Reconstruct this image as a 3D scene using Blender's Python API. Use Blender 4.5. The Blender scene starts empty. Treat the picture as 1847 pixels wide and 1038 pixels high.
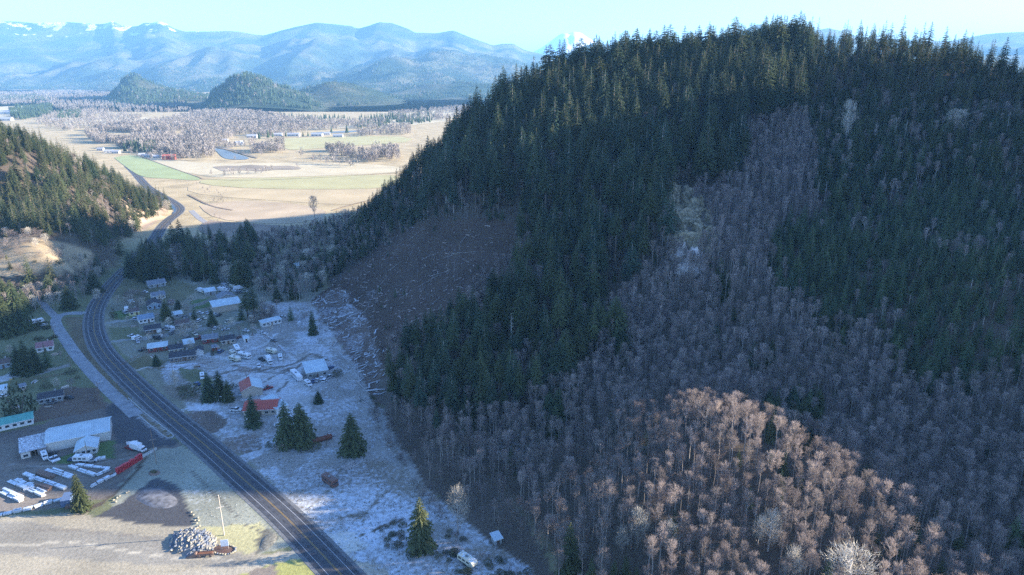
import bpy, bmesh, math, random
import numpy as np
from mathutils import Vector, Matrix

random.seed(7); np.random.seed(7)
S = bpy.context.scene
COL = S.collection
R = math.radians

# ------------------------------------------------------------------ camera
CAM_H = 150.0; PITCH = 17.3; FPX = 1231.0
cam_d = bpy.data.cameras.new('camera'); cam = bpy.data.objects.new('camera', cam_d); COL.objects.link(cam)
cam_d.sensor_width = 36.0; cam_d.lens = 36.0*FPX/1847.0
cam_d.clip_start = 1.0; cam_d.clip_end = 90000.0
cam.location = (0, 0, CAM_H); cam.rotation_euler = (R(90-PITCH), 0, 0)
S.camera = cam

# ------------------------------------------------------------------ light
SUN_EL = 16.0; SUN_AZ = 83.0            # azimuth from +Y towards +X
w = bpy.data.worlds.new('World'); S.world = w; w.use_nodes = True
nt = w.node_tree
bg = nt.nodes['Background'] if 'Background' in nt.nodes else nt.nodes.new('ShaderNodeBackground')
sky = nt.nodes.new('ShaderNodeTexSky'); sky.sky_type = 'NISHITA'; sky.sun_disc = False
sky.sun_elevation = R(SUN_EL); sky.sun_rotation = R(SUN_AZ)
sky.air_density = 1.0; sky.dust_density = 0.4; sky.ozone_density = 2.5; sky.altitude = 100
tint = nt.nodes.new('ShaderNodeMix'); tint.data_type = 'RGBA'; tint.blend_type = 'MULTIPLY'; tint.inputs[0].default_value = 1.0
nt.links.new(sky.outputs[0], tint.inputs[6]); tint.inputs[7].default_value = (0.79, 0.92, 1.30, 1)      # the clear cold blue of the photograph's sky
nt.links.new(tint.outputs[2], bg.inputs[0]); bg.inputs[1].default_value = 0.074
sd = bpy.data.lights.new('sun', 'SUN'); sd.energy = 5.0; sd.angle = R(0.5); sd.color = (1.0, 0.90, 0.74)
sun = bpy.data.objects.new('sun', sd); COL.objects.link(sun)
sv = Vector((math.sin(R(SUN_AZ))*math.cos(R(SUN_EL)), math.cos(R(SUN_AZ))*math.cos(R(SUN_EL)), math.sin(R(SUN_EL))))
sun.rotation_euler = sv.to_track_quat('Z', 'Y').to_euler()
S.view_settings.view_transform = 'Standard'; S.view_settings.look = 'None'
S.view_settings.gamma = 1.0; S.view_settings.use_curve_mapping = False
S.view_settings.exposure = 2.3
S.cycles.max_bounces = 6; S.cycles.diffuse_bounces = 3; S.cycles.volume_bounces = 1
S.cycles.transparent_max_bounces = 8; S.cycles.use_denoising = False

# ------------------------------------------------------------------ pixel <-> world (photo pixels, 1847 x 1038)
CT, ST = math.cos(R(PITCH)), math.sin(R(PITCH))
def ray(px, py):
    u = px-923.5; v = py-519.0
    return u, FPX*CT - v*ST, -(FPX*ST + v*CT)
def G(px, py, z=0.0):
    """point of the photograph on level ground at height z"""
    x, y, d = ray(px, py); t = (CAM_H-z)/(-d)
    return Vector((x*t, y*t, z))
def AT(px, py, Y):
    """point of the photograph at distance Y"""
    x, y, d = ray(px, py); t = Y/y
    return Vector((x*t, Y, CAM_H+d*t))
def P(X, Y, Z):
    """world to photo pixels (arrays)"""
    dz = np.asarray(Z)-CAM_H
    dep = np.asarray(Y)*CT - dz*ST
    up = np.asarray(Y)*ST + dz*CT
    dep = np.where(dep < 1, 1, dep)
    return 923.5 + FPX*np.asarray(X)/dep, 519.0 - FPX*up/dep, dep

# ------------------------------------------------------------------ noise
_rng = np.random.RandomState(11)
_NT = _rng.rand(512, 512)
def vnoise(x, y):
    x = np.asarray(x, float); y = np.asarray(y, float)
    xi = np.floor(x).astype(int); yi = np.floor(y).astype(int)
    fx = x-xi; fy = y-yi
    fx = fx*fx*(3-2*fx); fy = fy*fy*(3-2*fy)
    a = _NT[xi % 512, yi % 512]; b = _NT[(xi+1) % 512, yi % 512]
    c = _NT[xi % 512, (yi+1) % 512]; d = _NT[(xi+1) % 512, (yi+1) % 512]
    return (a*(1-fx)+b*fx)*(1-fy) + (c*(1-fx)+d*fx)*fy
def fbm(x, y, o=4, s=0.0):
    r = 0; a = 0.5; f = 1.0
    for i in range(o):
        r = r + a*(vnoise(np.asarray(x)*f+s+i*17.3, np.asarray(y)*f-s+i*9.1)-0.5)*2
        a *= 0.5; f *= 2.03
    return r
def ridged(x, y, o=4, s=0.0):
    r = 0; a = 0.5; f = 1.0
    for i in range(o):
        n = 1-np.abs(vnoise(np.asarray(x)*f+s+i*17.3, np.asarray(y)*f-s+i*9.1)*2-1)
        r = r + a*n; a *= 0.5; f *= 2.0
    return r
def sstep(a, b, x):
    t = np.clip((np.asarray(x)-a)/(b-a), 0, 1); return t*t*(3-2*t)

# ------------------------------------------------------------------ terrain height
CP = []
def cpx(px, py, Y): p = AT(px, py, Y); CP.append((p.x, p.y, p.z))
def cpw(*a): CP.append(a)
# foot of the hill (slightly below the valley floor, clamped later)
for px, py in [(950, 1036), (900, 1000), (840, 940), (762, 868), (720, 790), (690, 735), (655, 680), (625, 625), (585, 575), (545, 530)]:
    p = G(px, py); CP.append((p.x, p.y, -1.0)); CP.append((p.x-60, p.y-6, -12.0))
for x, y in [(-185, 560), (-215, 620), (-200, 700), (-170, 770), (-100, 880), (-300, 700), (-250, 850), (-250, 500), (-260, 400), (-250, 300), (-200, 200), (-100, 150), (-40, 110), (30, 90), (100, 40), (-100, 0), (0, 0),
             (0, 960), (200, 1020), (450, 1050), (700, 1050)]:
    cpw(x, y, -14.0)
# slope seen in the photograph
for t in [(1000, 1000, 185), (1000, 850, 225), (850, 800, 250), (900, 700, 290), (1100, 700, 275), (1300, 650, 288),
          (1100, 550, 350), (1350, 450, 385), (1500, 700, 268), (1700, 700, 260), (1847, 800, 228), (1600, 850, 212),
          (1450, 800, 228), (1300, 900, 190), (1300, 790, 210), (1500, 1038, 160), (1700, 1000, 170), (1120, 960, 180), (1400, 900, 185),
          (1000, 300, 510), (1200, 250, 540), (1350, 300, 500), (1500, 400, 420), (1700, 400, 400), (1847, 350, 420),
          (1700, 250, 500), (1847, 250, 470), (1500, 200, 580), (900, 330, 510), (800, 350, 540), (740, 400, 560),
          (1000, 500, 385), (900, 550, 365), (800, 640, 325), (780, 520, 410), (650, 530, 455), (850, 430, 465), (1240, 420, 395),
          (1500, 560, 318), (1700, 560, 298), (1780, 500, 302), (1847, 560, 282), (660, 450, 540),
          (860, 240, 600), (1000, 165, 620), (1100, 132, 640), (1250, 120, 660), (1400, 98, 660), (1500, 100, 655), (1600, 100, 640), (1750, 124, 600), (1800, 146, 582), (1847, 188, 558), (1950, 300, 515), (735, 330, 620), (670, 400, 640)]:
    cpx(*t)
# far side of the hill
for t in [(-60, 760, 18), (0, 820, 12), (120, 820, 55), (250, 830, 75), (380, 800, 90), (500, 780, 90), (200, 920, 10), (450, 920, 30), (700, 850, 60)]:
    cpw(*t)
# unseen ridge added right of the frame, heights and saddles shaped to cast shade
SHADE_RIDGE = []
for y, h in [(60, 95), (100, 112), (140, 126), (180, 142), (210, 151), (230, 157), (248, 161), (266, 167), (284, 176), (298, 184), (310, 210), (324, 232), (345, 242), (370, 246), (400, 254), (430, 262), (470, 268), (510, 266), (540, 264), (568, 264), (590, 258), (604, 230), (618, 196), (640, 178), (680, 165)]:
    SHADE_RIDGE += [(560, y, h), (585, y, h-3)]
SHADE_RIDGE += [(500, 20, 50), (480, 540, 105), (470, 610, 118), (640, 680, 130), (470, 440, 115), (650, 600, 145), (680, 450, 200), (680, 330, 175), (680, 200, 100), (680, 60, 60), (800, 300, 60), (800, 600, 80), (300, 100, 20), (400, 250, 52), (400, 330, 92), (400, 150, 40), (250, 170, 20), (480, 330, 135), (470, 200, 82)]
for t in SHADE_RIDGE: cpw(*t)
CPA = np.array(CP)
def _kern(r): return np.sqrt(r*r + 12.0**2)
_D = np.hypot(CPA[:, None, 0]-CPA[None, :, 0], CPA[:, None, 1]-CPA[None, :, 1])
_A = np.zeros((len(CPA)+1,)*2); _A[:-1, :-1] = _kern(_D) - 0.6*np.eye(len(CPA)); _A[-1, :-1] = 1; _A[:-1, -1] = 1
_Wt = np.linalg.solve(_A, np.append(CPA[:, 2], 0))
CPL = []
def clx(px, py, Y): p = AT(px, py, Y); CPL.append((p.x, p.y, p.z))
for t in [(100, 385, 600), (0, 385, 585), (0, 262, 640), (100, 285, 700), (180, 322, 725), (50, 440, 494), (150, 428, 530), (100, 470, 482), (20, 478, 474), (215, 380, 690), (200, 440, 610)]: clx(*t)
for px, py in [(0, 545), (80, 532), (165, 500), (225, 470)]:
    p = G(px, py); CPL.append((p.x, p.y, -1.0)); CPL.append((p.x+20, p.y-45, -12.0))
for t in [(-330, 577, -3), (-385, 700, -2), (-470, 830, -2), (-560, 960, -5), (-600, 1100, -14), (-300, 700, -14), (-380, 850, -14), (-600, 600, 112), (-620, 720, 100), (-700, 900, 60), (-800, 700, 110), (-600, 480, 50), (-560, 400, -5), (-800, 500, 60), (-900, 1000, 30), (-900, 1200, -12), (-700, 380, 10), (-480, 400, -12), (-900, 350, 0), (-250, 450, -14), (-1100, 700, 100)]:
    CPL.append(t)
CPLA = np.array(CPL)
_D2 = np.hypot(CPLA[:, None, 0]-CPLA[None, :, 0], CPLA[:, None, 1]-CPLA[None, :, 1])
_A2 = np.zeros((len(CPLA)+1,)*2); _A2[:-1, :-1] = _kern(_D2); _A2[-1, :-1] = 1; _A2[:-1, -1] = 1
_W2 = np.linalg.solve(_A2, np.append(CPLA[:, 2], 0))
def _rbf(x, y, pts, wt):
    out = np.full(x.shape, wt[-1])
    for (a, b, _), k in zip(pts, wt[:-1]): out += k*_kern(np.hypot(x-a, y-b))
    return out
def H(x, y):
    x = np.atleast_1d(np.asarray(x, float)); y = np.atleast_1d(np.asarray(y, float))
    shp = x.shape; x = x.ravel(); y = y.ravel()
    z = np.zeros(x.shape)
    m = (x > -330) & (x < 1150) & (y > -60) & (y < 1150)
    if m.any():
        xx, yy = x[m], y[m]
        h = _rbf(xx, yy, CPA, _Wt)
        h = h*(1-sstep(900, 1150, xx))*(1-sstep(1020, 1150, yy))*sstep(-60, 20, yy)
        h = h + fbm(xx/60, yy/60, 4)*np.clip(h*0.09, 0, 5.0)*(1-0.85*sstep(430, 520, xx)) + fbm(xx/14, yy/14, 3, 5)*np.clip(h*0.05, 0, 1.1)
        z[m] = np.where(h > 0, h*h/(h+1.2), 0)
    m = (x < -250) & (x > -1300) & (y > 330) & (y < 1300)
    if m.any():
        xx, yy = x[m], y[m]
        h = _rbf(xx, yy, CPLA, _W2)
        h = h*(1-sstep(1100, 1300, -xx))*(1-sstep(1100, 1300, yy))
        h = h + fbm(xx/50, yy/50, 4, 3)*np.clip(h*0.1, 0, 5.0)
        z[m] = np.maximum(z[m], np.where(h > 0, h*h/(h+1.2), 0))
    return z.reshape(shp)

# ------------------------------------------------------------------ object helpers
def link(o, parent=None):
    COL.objects.link(o)
    if parent: o.parent = parent
    return o
def tag(o, label=None, cat=None, group=None, kind=None):
    if label: o['label'] = label
    if cat: o['category'] = cat
    if group: o['group'] = group
    if kind: o['kind'] = kind
    return o
def empty(name, loc, rz=0.0, label=None, cat=None, group=None):
    o = bpy.data.objects.new(name, None); o.location = loc; o.rotation_euler = (0, 0, rz)
    o.empty_display_size = 0.5
    return tag(link(o), label, cat, group)
class MB:
    """collects faces, then links them as one mesh object"""
    def __init__(s): s.v = []; s.f = []; s.m = []
    def poly(s, pts, m=0):
        n = len(s.v); s.v += [tuple(p) for p in pts]; s.f.append(tuple(range(n, n+len(pts)))); s.m.append(m); return s
    def box(s, x0, x1, y0, y1, z0, z1, m=0):
        n = len(s.v)
        s.v += [(x0, y0, z0), (x1, y0, z0), (x1, y1, z0), (x0, y1, z0), (x0, y0, z1), (x1, y0, z1), (x1, y1, z1), (x0, y1, z1)]
        for f in ((0, 3, 2, 1), (4, 5, 6, 7), (0, 1, 5, 4), (1, 2, 6, 5), (2, 3, 7, 6), (3, 0, 4, 7)):
            s.f.append(tuple(n+i for i in f)); s.m.append(m)
        return s
    def prism(s, prof, y0, y1, m=0):
        """profile of (x, z) points, anticlockwise seen from -y, swept from y0 to y1"""
        n = len(s.v); k = len(prof)
        s.v += [(x, y0, z) for x, z in prof] + [(x, y1, z) for x, z in prof]
        s.f.append(tuple(n+i for i in range(k))); s.f.append(tuple(n+k+i for i in reversed(range(k)))); s.m += [m, m]
        for i in range(k):
            j = (i+1) % k; s.f.append((n+i, n+k+i, n+k+j, n+j)); s.m.append(m)
        return s
    def tube(s, p0, p1, r0, r1, n=6, m=0, caps=True):
        p0 = Vector(p0); p1 = Vector(p1); d = (p1-p0)
        if d.length < 1e-6: return s
        d.normalize(); a = d.orthogonal().normalized(); b = d.cross(a); k = len(s.v)
        for p, r in ((p0, r0), (p1, r1)):
            for i in range(n):
                t = 2*math.pi*i/n; s.v.append(tuple(p + (a*math.cos(t)+b*math.sin(t))*r))
        for i in range(n):
            j = (i+1) % n; s.f.append((k+i, k+j, k+n+j, k+n+i)); s.m.append(m)
        if caps:
            s.f.append(tuple(k+i for i in reversed(range(n)))); s.f.append(tuple(k+n+i for i in range(n))); s.m += [m, m]
        return s
    def mesh(s, name, mats, smooth=False):
        me = bpy.data.meshes.new(name); me.from_pydata(s.v, [], s.f)
        for mm in (mats if isinstance(mats, (list, tuple)) else [mats]): me.materials.append(mm)
        if isinstance(mats, (list, tuple)) and len(mats) > 1: me.polygons.foreach_set('material_index', s.m)
        if smooth: me.polygons.foreach_set('use_smooth', [True]*len(s.f))
        me.update(); return me
    def build(s, name, mats, parent=None, loc=None, rz=0.0, smooth=False):
        o = bpy.data.objects.new(name, s.mesh(name, mats, smooth))
        if loc is not None: o.location = loc
        o.rotation_euler = (0, 0, rz)
        return link(o, parent)
def grid_mesh(name, xs, ys, Z, mats, attrs=None, colattr=None):
    nx, ny = len(xs), len(ys)
    X, Y = np.meshgrid(xs, ys)
    co = np.stack([X.ravel(), Y.ravel(), Z.ravel()], 1)
    i = np.arange((nx-1)*(ny-1)); r = i//(nx-1); c = i % (nx-1); a = r*nx+c
    q = np.stack([a, a+1, a+nx+1, a+nx], 1)
    me = bpy.data.meshes.new(name)
    me.vertices.add(len(co)); me.vertices.foreach_set('co', co.ravel().astype(np.float32))
    me.loops.add(q.size); me.loops.foreach_set('vertex_index', q.ravel().astype(np.int32))
    me.polygons.add(len(q)); me.polygons.foreach_set('loop_start', (np.arange(len(q))*4).astype(np.int32))
    me.polygons.foreach_set('loop_total', np.full(len(q), 4, np.int32))
    me.polygons.foreach_set('use_smooth', np.ones(len(q), bool))
    me.update(); me.validate()
    for m in mats: me.materials.append(m)
    for k, v in (attrs or {}).items():
        at = me.attributes.new(k, 'FLOAT', 'POINT'); at.data.foreach_set('value', v.ravel().astype(np.float32))
    for k, v in (colattr or {}).items():
        at = me.attributes.new(k, 'FLOAT_COLOR', 'POINT')
        at.data.foreach_set('color', np.concatenate([v.reshape(-1, 3), np.ones((len(co), 1))], 1).ravel().astype(np.float32))
    return me

# ------------------------------------------------------------------ materials
MATS = {}
def mat(name, col, rough=0.8, var=0.15, scale=2.0, metal=0.0, frost=0.0, fscale=3.0, rnd=0.0, bump=0.0, spec=0.3, coord='Object', frostup=True):
    """procedural surface: base colour with noise, optional frost lying on upward faces"""
    if name in MATS: return MATS[name]
    m = bpy.data.materials.new(name); m.use_nodes = True; t = m.node_tree; L = t.links
    b = t.nodes['Principled BSDF']; b.inputs['Roughness'].default_value = rough; b.inputs['Metallic'].default_value = metal
    b.inputs['Specular IOR Level'].default_value = spec
    tc = t.nodes.new('ShaderNodeTexCoord'); no = t.nodes.new('ShaderNodeTexNoise')
    no.inputs['Scale'].default_value = scale; no.inputs['Detail'].default_value = 5; L.new(tc.outputs[coord], no.inputs['Vector'])
    mr = t.nodes.new('ShaderNodeMapRange'); L.new(no.outputs['Fac'], mr.inputs[0])
    mr.inputs['From Min'].default_value = 0.3; mr.inputs['From Max'].default_value = 0.7
    mr.inputs['To Min'].default_value = 1-var; mr.inputs['To Max'].default_value = 1+var
    fac = mr.outputs[0]
    if rnd:
        oi = t.nodes.new('ShaderNodeObjectInfo'); m2 = t.nodes.new('ShaderNodeMapRange'); L.new(oi.outputs['Random'], m2.inputs[0])
        m2.inputs['To Min'].default_value = 1-rnd; m2.inputs['To Max'].default_value = 1+rnd
        mu = t.nodes.new('ShaderNodeMath'); mu.operation = 'MULTIPLY'; L.new(fac, mu.inputs[0]); L.new(m2.outputs[0], mu.inputs[1]); fac = mu.outputs[0]
    vm = t.nodes.new('ShaderNodeVectorMath'); vm.operation = 'SCALE'; vm.inputs[0].default_value = col[:3]; L.new(fac, vm.inputs['Scale'])
    out = vm.outputs[0]
    if frost > 0:
        n2 = t.nodes.new('ShaderNodeTexNoise'); n2.inputs['Scale'].default_value = fscale; n2.inputs['Detail'].default_value = 6
        L.new(tc.outputs[coord], n2.inputs['Vector'])
        r2 = t.nodes.new('ShaderNodeMapRange'); L.new(n2.outputs['Fac'], r2.inputs[0])
        r2.inputs['From Min'].default_value = 0.75-frost*0.6; r2.inputs['From Max'].default_value = 0.85-frost*0.5
        f = r2.outputs[0]
        if frostup:
            ge = t.nodes.new('ShaderNodeNewGeometry'); sx = t.nodes.new('ShaderNodeSeparateXYZ'); L.new(ge.outputs['Normal'], sx.inputs[0])
            r3 = t.nodes.new('ShaderNodeMapRange'); L.new(sx.outputs['Z'], r3.inputs[0]); r3.inputs['From Min'].default_value = 0.3; r3.inputs['From Max'].default_value = 0.7
            mm = t.nodes.new('ShaderNodeMath'); mm.operation = 'MULTIPLY'; L.new(f, mm.inputs[0]); L.new(r3.outputs[0], mm.inputs[1]); f = mm.outputs[0]
        mx = t.nodes.new('ShaderNodeMix'); mx.data_type = 'RGBA'; L.new(f, mx.inputs[0]); L.new(out, mx.inputs[6]); mx.inputs[7].default_value = (0.72, 0.77, 0.80, 1)
        out = mx.outputs[2]
    L.new(out, b.inputs['Base Color'])
    if bump:
        bn = t.nodes.new('ShaderNodeBump'); bn.inputs['Strength'].default_value = bump; bn.inputs['Distance'].default_value = 0.2
        L.new(no.outputs['Fac'], bn.inputs['Height']); L.new(bn.outputs[0], b.inputs['Normal'])
    MATS[name] = m; return m
# ------------------------------------------------------------------ the ground
def inpoly(px, py, poly):
    r = np.zeros(px.shape, bool); n = len(poly)
    for i in range(n):
        x1, y1 = poly[i]; x2, y2 = poly[(i+1) % n]
        if y1 == y2: continue
        c = ((y1 > py) != (y2 > py)) & (px < (x2-x1)*(py-y1)/(y2-y1)+x1)
        r ^= c
    return r
def band(px, py, line, half):
    """distance test to a polyline in photo pixels; half may vary with y"""
    d = np.full(px.shape, 1e9)
    for (x1, y1), (x2, y2) in zip(line[:-1], line[1:]):
        dx, dy = x2-x1, y2-y1; t = np.clip(((px-x1)*dx+(py-y1)*dy)/(dx*dx+dy*dy+1e-9), 0, 1)
        d = np.minimum(d, np.hypot(px-x1-t*dx, py-y1-t*dy))
    return d < half
ROAD_C = [(720, 1148), (616, 1038), (533, 950), (488, 908), (438, 864), (387, 818), (349, 786), (297, 744), (264, 714), (238, 690), (219.5, 672), (195.5, 647), (182, 629), (173, 610), (168.5, 590), (169.5, 568), (177, 547), (191, 526), (208, 505), (226, 488),
          (250, 462), (272, 440), (283, 425), (290, 412), (303, 398), (318, 387), (325, 378), (318, 369), (300, 358), (282, 348), (266, 338), (254, 325), (243, 312), (230, 300)]
SIDE_C = [(152, 566), (135, 565), (115, 567), (100, 575), (103, 590), (118, 612), (134, 636), (154, 660), (176, 684), (200, 708), (222, 728), (246, 750)]
LANE_C = [(101, 572), (88, 560), (78, 548), (70, 537)]
DIRT = (0.13, 0.095, 0.07); GRASSD = (0.155, 0.16, 0.085); GRASSG = (0.10, 0.15, 0.055); GRAVEL = (0.30, 0.265, 0.22); LOT = (0.075, 0.075, 0.08)
FROSTY = (0.27, 0.25, 0.22); LITTER = (0.085, 0.066, 0.05); STRAW = (0.43, 0.34, 0.20); TAN = (0.40, 0.345, 0.25)
ZONES = [  # polygon in photo pixels, colour, frost 0..1
    ([(-400, 530), (120, 516), (200, 500), (300, 780), (200, 1100), (-500, 1100)], GRASSD, 0.10),
    ([(-100, 760), (0, 782), (70, 768), (150, 735), (185, 725), (240, 745), (325, 800), (320, 830), (280, 850), (200, 900), (-200, 935)], (0.16, 0.135, 0.115), 0.22),
    ([(-100, 800), (30, 800), (30, 835), (140, 832), (260, 812), (260, 840), (130, 915), (-200, 945)], (0.20, 0.17, 0.14), 0.3),
    ([(110, 700), (178, 700), (190, 735), (60, 765), (58, 745)], (0.14, 0.10, 0.075), 0.12),
    ([(190, 735), (215, 718), (248, 742), (320, 795), (310, 805), (262, 808), (210, 800), (198, 765)], LOT, 0.12),
    ([(174, 800), (205, 792), (208, 826), (180, 830), (168, 826)], GRASSG, 0.1),
    ([(100, 828), (136, 818), (142, 835), (105, 838)], GRASSG, 0.2),
    ([(200, 500), (560, 480), (600, 560), (690, 740), (760, 870), (940, 1030), (960, 1100), (740, 1160), (600, 985), (300, 720), (185, 600)], (0.21, 0.20, 0.145), 0.42),
    ([(440, 545), (560, 545), (640, 660), (690, 740), (760, 868), (800, 940), (640, 1040), (460, 840), (380, 775), (330, 725), (395, 680), (430, 600)], FROSTY, 0.62),
    ([(330, 725), (300, 705), (330, 690), (400, 650), (480, 600), (560, 600), (640, 680), (640, 740), (560, 760), (480, 770), (440, 790), (395, 800)], FROSTY, 0.72),
    ([(560, 845), (690, 830), (760, 868), (830, 930), (760, 1038), (650, 1000)], (0.22, 0.19, 0.15), 0.68),
    ([(640, 940), (800, 900), (960, 1040), (700, 1110), (600, 1000)], (0.25, 0.23, 0.2), 0.78),
    ([(440, 555), (478, 560), (470, 600), (420, 606), (350, 612), (320, 600)], (0.19, 0.19, 0.14), 0.45),
    ([(390, 700), (480, 665), (560, 690), (560, 740), (515, 750), (480, 720), (480, 700), (420, 700)], (0.38, 0.37, 0.34), 0.68),
    # frosted clearings and yards right of the road
    ([(290, 660), (330, 655), (420, 630), (430, 650), (370, 672), (330, 690), (300, 700)], FROSTY, 0.6),
    ([(296, 658), (352, 655), (372, 662), (300, 668)], FROSTY, 0.9),
    ([(320, 662), (368, 670), (390, 690), (360, 700), (345, 690), (330, 680)], GRASSD, 0.42),
    ([(205, 560), (232, 560), (245, 575), (215, 582), (205, 575)], GRASSG, 0.15),
    ([(195, 592), (245, 588), (260, 606), (300, 612), (240, 612), (200, 615)], GRASSD, 0.25),
    ([(222, 660), (262, 640), (296, 652), (300, 664), (268, 662), (248, 668)], (0.15, 0.13, 0.07), 0.2),
    ([(290, 695), (340, 700), (385, 728), (345, 726), (318, 722), (300, 712)], (0.2, 0.17, 0.13), 0.55),
    ([(200, 505), (300, 495), (360, 520), (330, 545), (250, 545), (205, 545)], (0.15, 0.14, 0.08), 0.15),
    ([(340, 545), (384, 535), (384, 552), (350, 560)], GRASSG, 0.15),
    # drive islands
    ([(336, 746), (352, 741), (388, 743), (408, 756), (408, 768), (388, 782), (368, 780), (350, 764)], (0.17, 0.13, 0.105), 0.46),
    ([(400, 796), (428, 787), (462, 784), (474, 796), (474, 812), (450, 820), (424, 818), (406, 808)], (0.2, 0.16, 0.13), 0.55),
    # frosted drives
    ([(332, 738), (372, 728), (430, 735), (440, 762), (412, 790), (396, 792), (410, 768), (408, 755), (388, 742), (352, 740)], FROSTY, 0.85),
    ([(472, 782), (480, 800), (474, 815), (440, 838), (424, 822), (450, 820), (474, 812)], FROSTY, 0.8),
    # verge of the main road and the long island
    ([(112, 573), (150, 572), (153, 600), (162, 628), (186, 664), (214, 696), (250, 732), (300, 774), (311, 786), (299, 789), (285, 779), (250, 748), (214, 716), (190, 692), (165, 664), (142, 634), (124, 602)], (0.15, 0.12, 0.075), 0.16),
    # lower left: verge, gravel yard, kerb side grass
    ([(262, 812), (330, 805), (350, 815), (420, 880), (525, 985), (470, 1000), (360, 1000), (300, 960), (200, 930), (215, 880)], (0.27, 0.27, 0.21), 0.38),
    ([(226, 905), (240, 890), (275, 865), (290, 862), (325, 880), (345, 925), (352, 958), (200, 952), (150, 940)], LOT, 0.02),
    ([(243, 900), (258, 882), (290, 880), (320, 900), (320, 912), (290, 916)], (0.12, 0.12, 0.125), 0.5),
    ([(-500, 940), (0, 932), (140, 925), (250, 945), (352, 952), (470, 1000), (520, 1000), (640, 1100), (600, 1300), (-700, 1300)], (0.33, 0.285, 0.205), 0.0),
    ([(-300, 948), (40, 942), (230, 962), (330, 975), (470, 1010), (425, 1025), (250, 1018), (0, 1000), (-300, 1000)], (0.25, 0.225, 0.18), 0.0),
    ([(355, 950), (470, 945), (500, 970), (470, 995), (440, 1000), (420, 990), (380, 965)], (0.42, 0.38, 0.2), 0.12),
    ([(425, 1040), (445, 1022), (490, 1010), (530, 1008), (565, 1028), (575, 1045)], (0.30, 0.29, 0.10), 0.0),
    ([(440, 1045), (455, 1028), (495, 1020), (505, 1045)], (0.2, 0.165, 0.13), 0.0),
    ([(462, 975), (475, 958), (492, 955), (502, 972), (480, 992), (462, 1000)], (0.15, 0.14, 0.11), 0.3),
    ([(590, 965), (640, 955), (665, 985), (625, 1000)], (0.5, 0.47, 0.40), 0.55),
    ([(600, 985), (640, 1010), (700, 1030), (720, 1100), (660, 1060)], (0.42, 0.36, 0.27), 0.45),
    # clearcut at the foot of the hill
    ([(560, 545), (600, 510), (650, 470), (700, 420), (760, 402), (860, 395), (930, 400), (935, 470), (880, 540), (830, 590), (740, 640), (690, 700), (680, 740), (640, 650), (600, 600)], (0.085, 0.057, 0.042), 0.10),
    ([(560, 545), (610, 515), (650, 560), (690, 640), (685, 740), (640, 660), (600, 600)], (0.13, 0.095, 0.075), 0.56),
    ([(690, 740), (680, 690), (760, 640), (800, 660), (720, 760)], (0.12, 0.10, 0.08), 0.30),
    ([(690, 745), (760, 868), (850, 945), (950, 1036), (1010, 1060), (960, 960), (900, 880), (820, 800), (740, 735)], (0.11, 0.085, 0.065), 0.16),
    ([(850, 985), (905, 990), (960, 1030), (960, 1060), (830, 1060), (790, 1010)], (0.22, 0.19, 0.15), 0.75),
    # crag
    ([(1205, 345), (1235, 335), (1262, 370), (1288, 415), (1282, 450), (1262, 462), (1265, 490), (1238, 500), (1228, 470), (1212, 460), (1205, 400)], (0.19, 0.155, 0.12), 0.05),
    ([(1236, 468), (1258, 462), (1266, 478), (1248, 498), (1236, 494)], (0.36, 0.33, 0.29), 0.05),
    # left hill: lit foot and bare top
    ([(-100, 440), (60, 425), (160, 450), (180, 485), (0, 500), (-100, 500)], (0.36, 0.275, 0.17), 0.0),
    ([(-80, 228), (20, 226), (62, 246), (50, 262), (0, 248), (-80, 250)], (0.30, 0.20, 0.15), 0.0),
    ([(220, 345), (250, 330), (300, 372), (300, 385), (270, 410), (245, 420)], (0.36, 0.27, 0.20), 0.0),
]
def axis(segs):
    out = []
    for a, b, s in segs:
        n = max(1, int(round((b-a)/s))); out += list(np.linspace(a, b, n, endpoint=False))
    out.append(segs[-1][1]); return np.array(out)
XS = axis([(-24000, -4000, 2000), (-4000, -1300, 150), (-1300, -640, 12), (-640, -270, 4), (-270, 40, 1.3), (40, 460, 3.6), (460, 820, 9), (820, 1300, 20), (1300, 4000, 150), (4000, 24000, 2000)])
YS = axis([(-3000, -200, 200), (-200, 90, 10), (90, 165, 3), (165, 470, 1.3), (470, 760, 3.6), (760, 1300, 9), (1300, 4000, 60), (4000, 8000, 300), (8000, 36000, 2000)])
GX, GY = np.meshgrid(XS, YS)
GZ = H(GX, GY)
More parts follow.
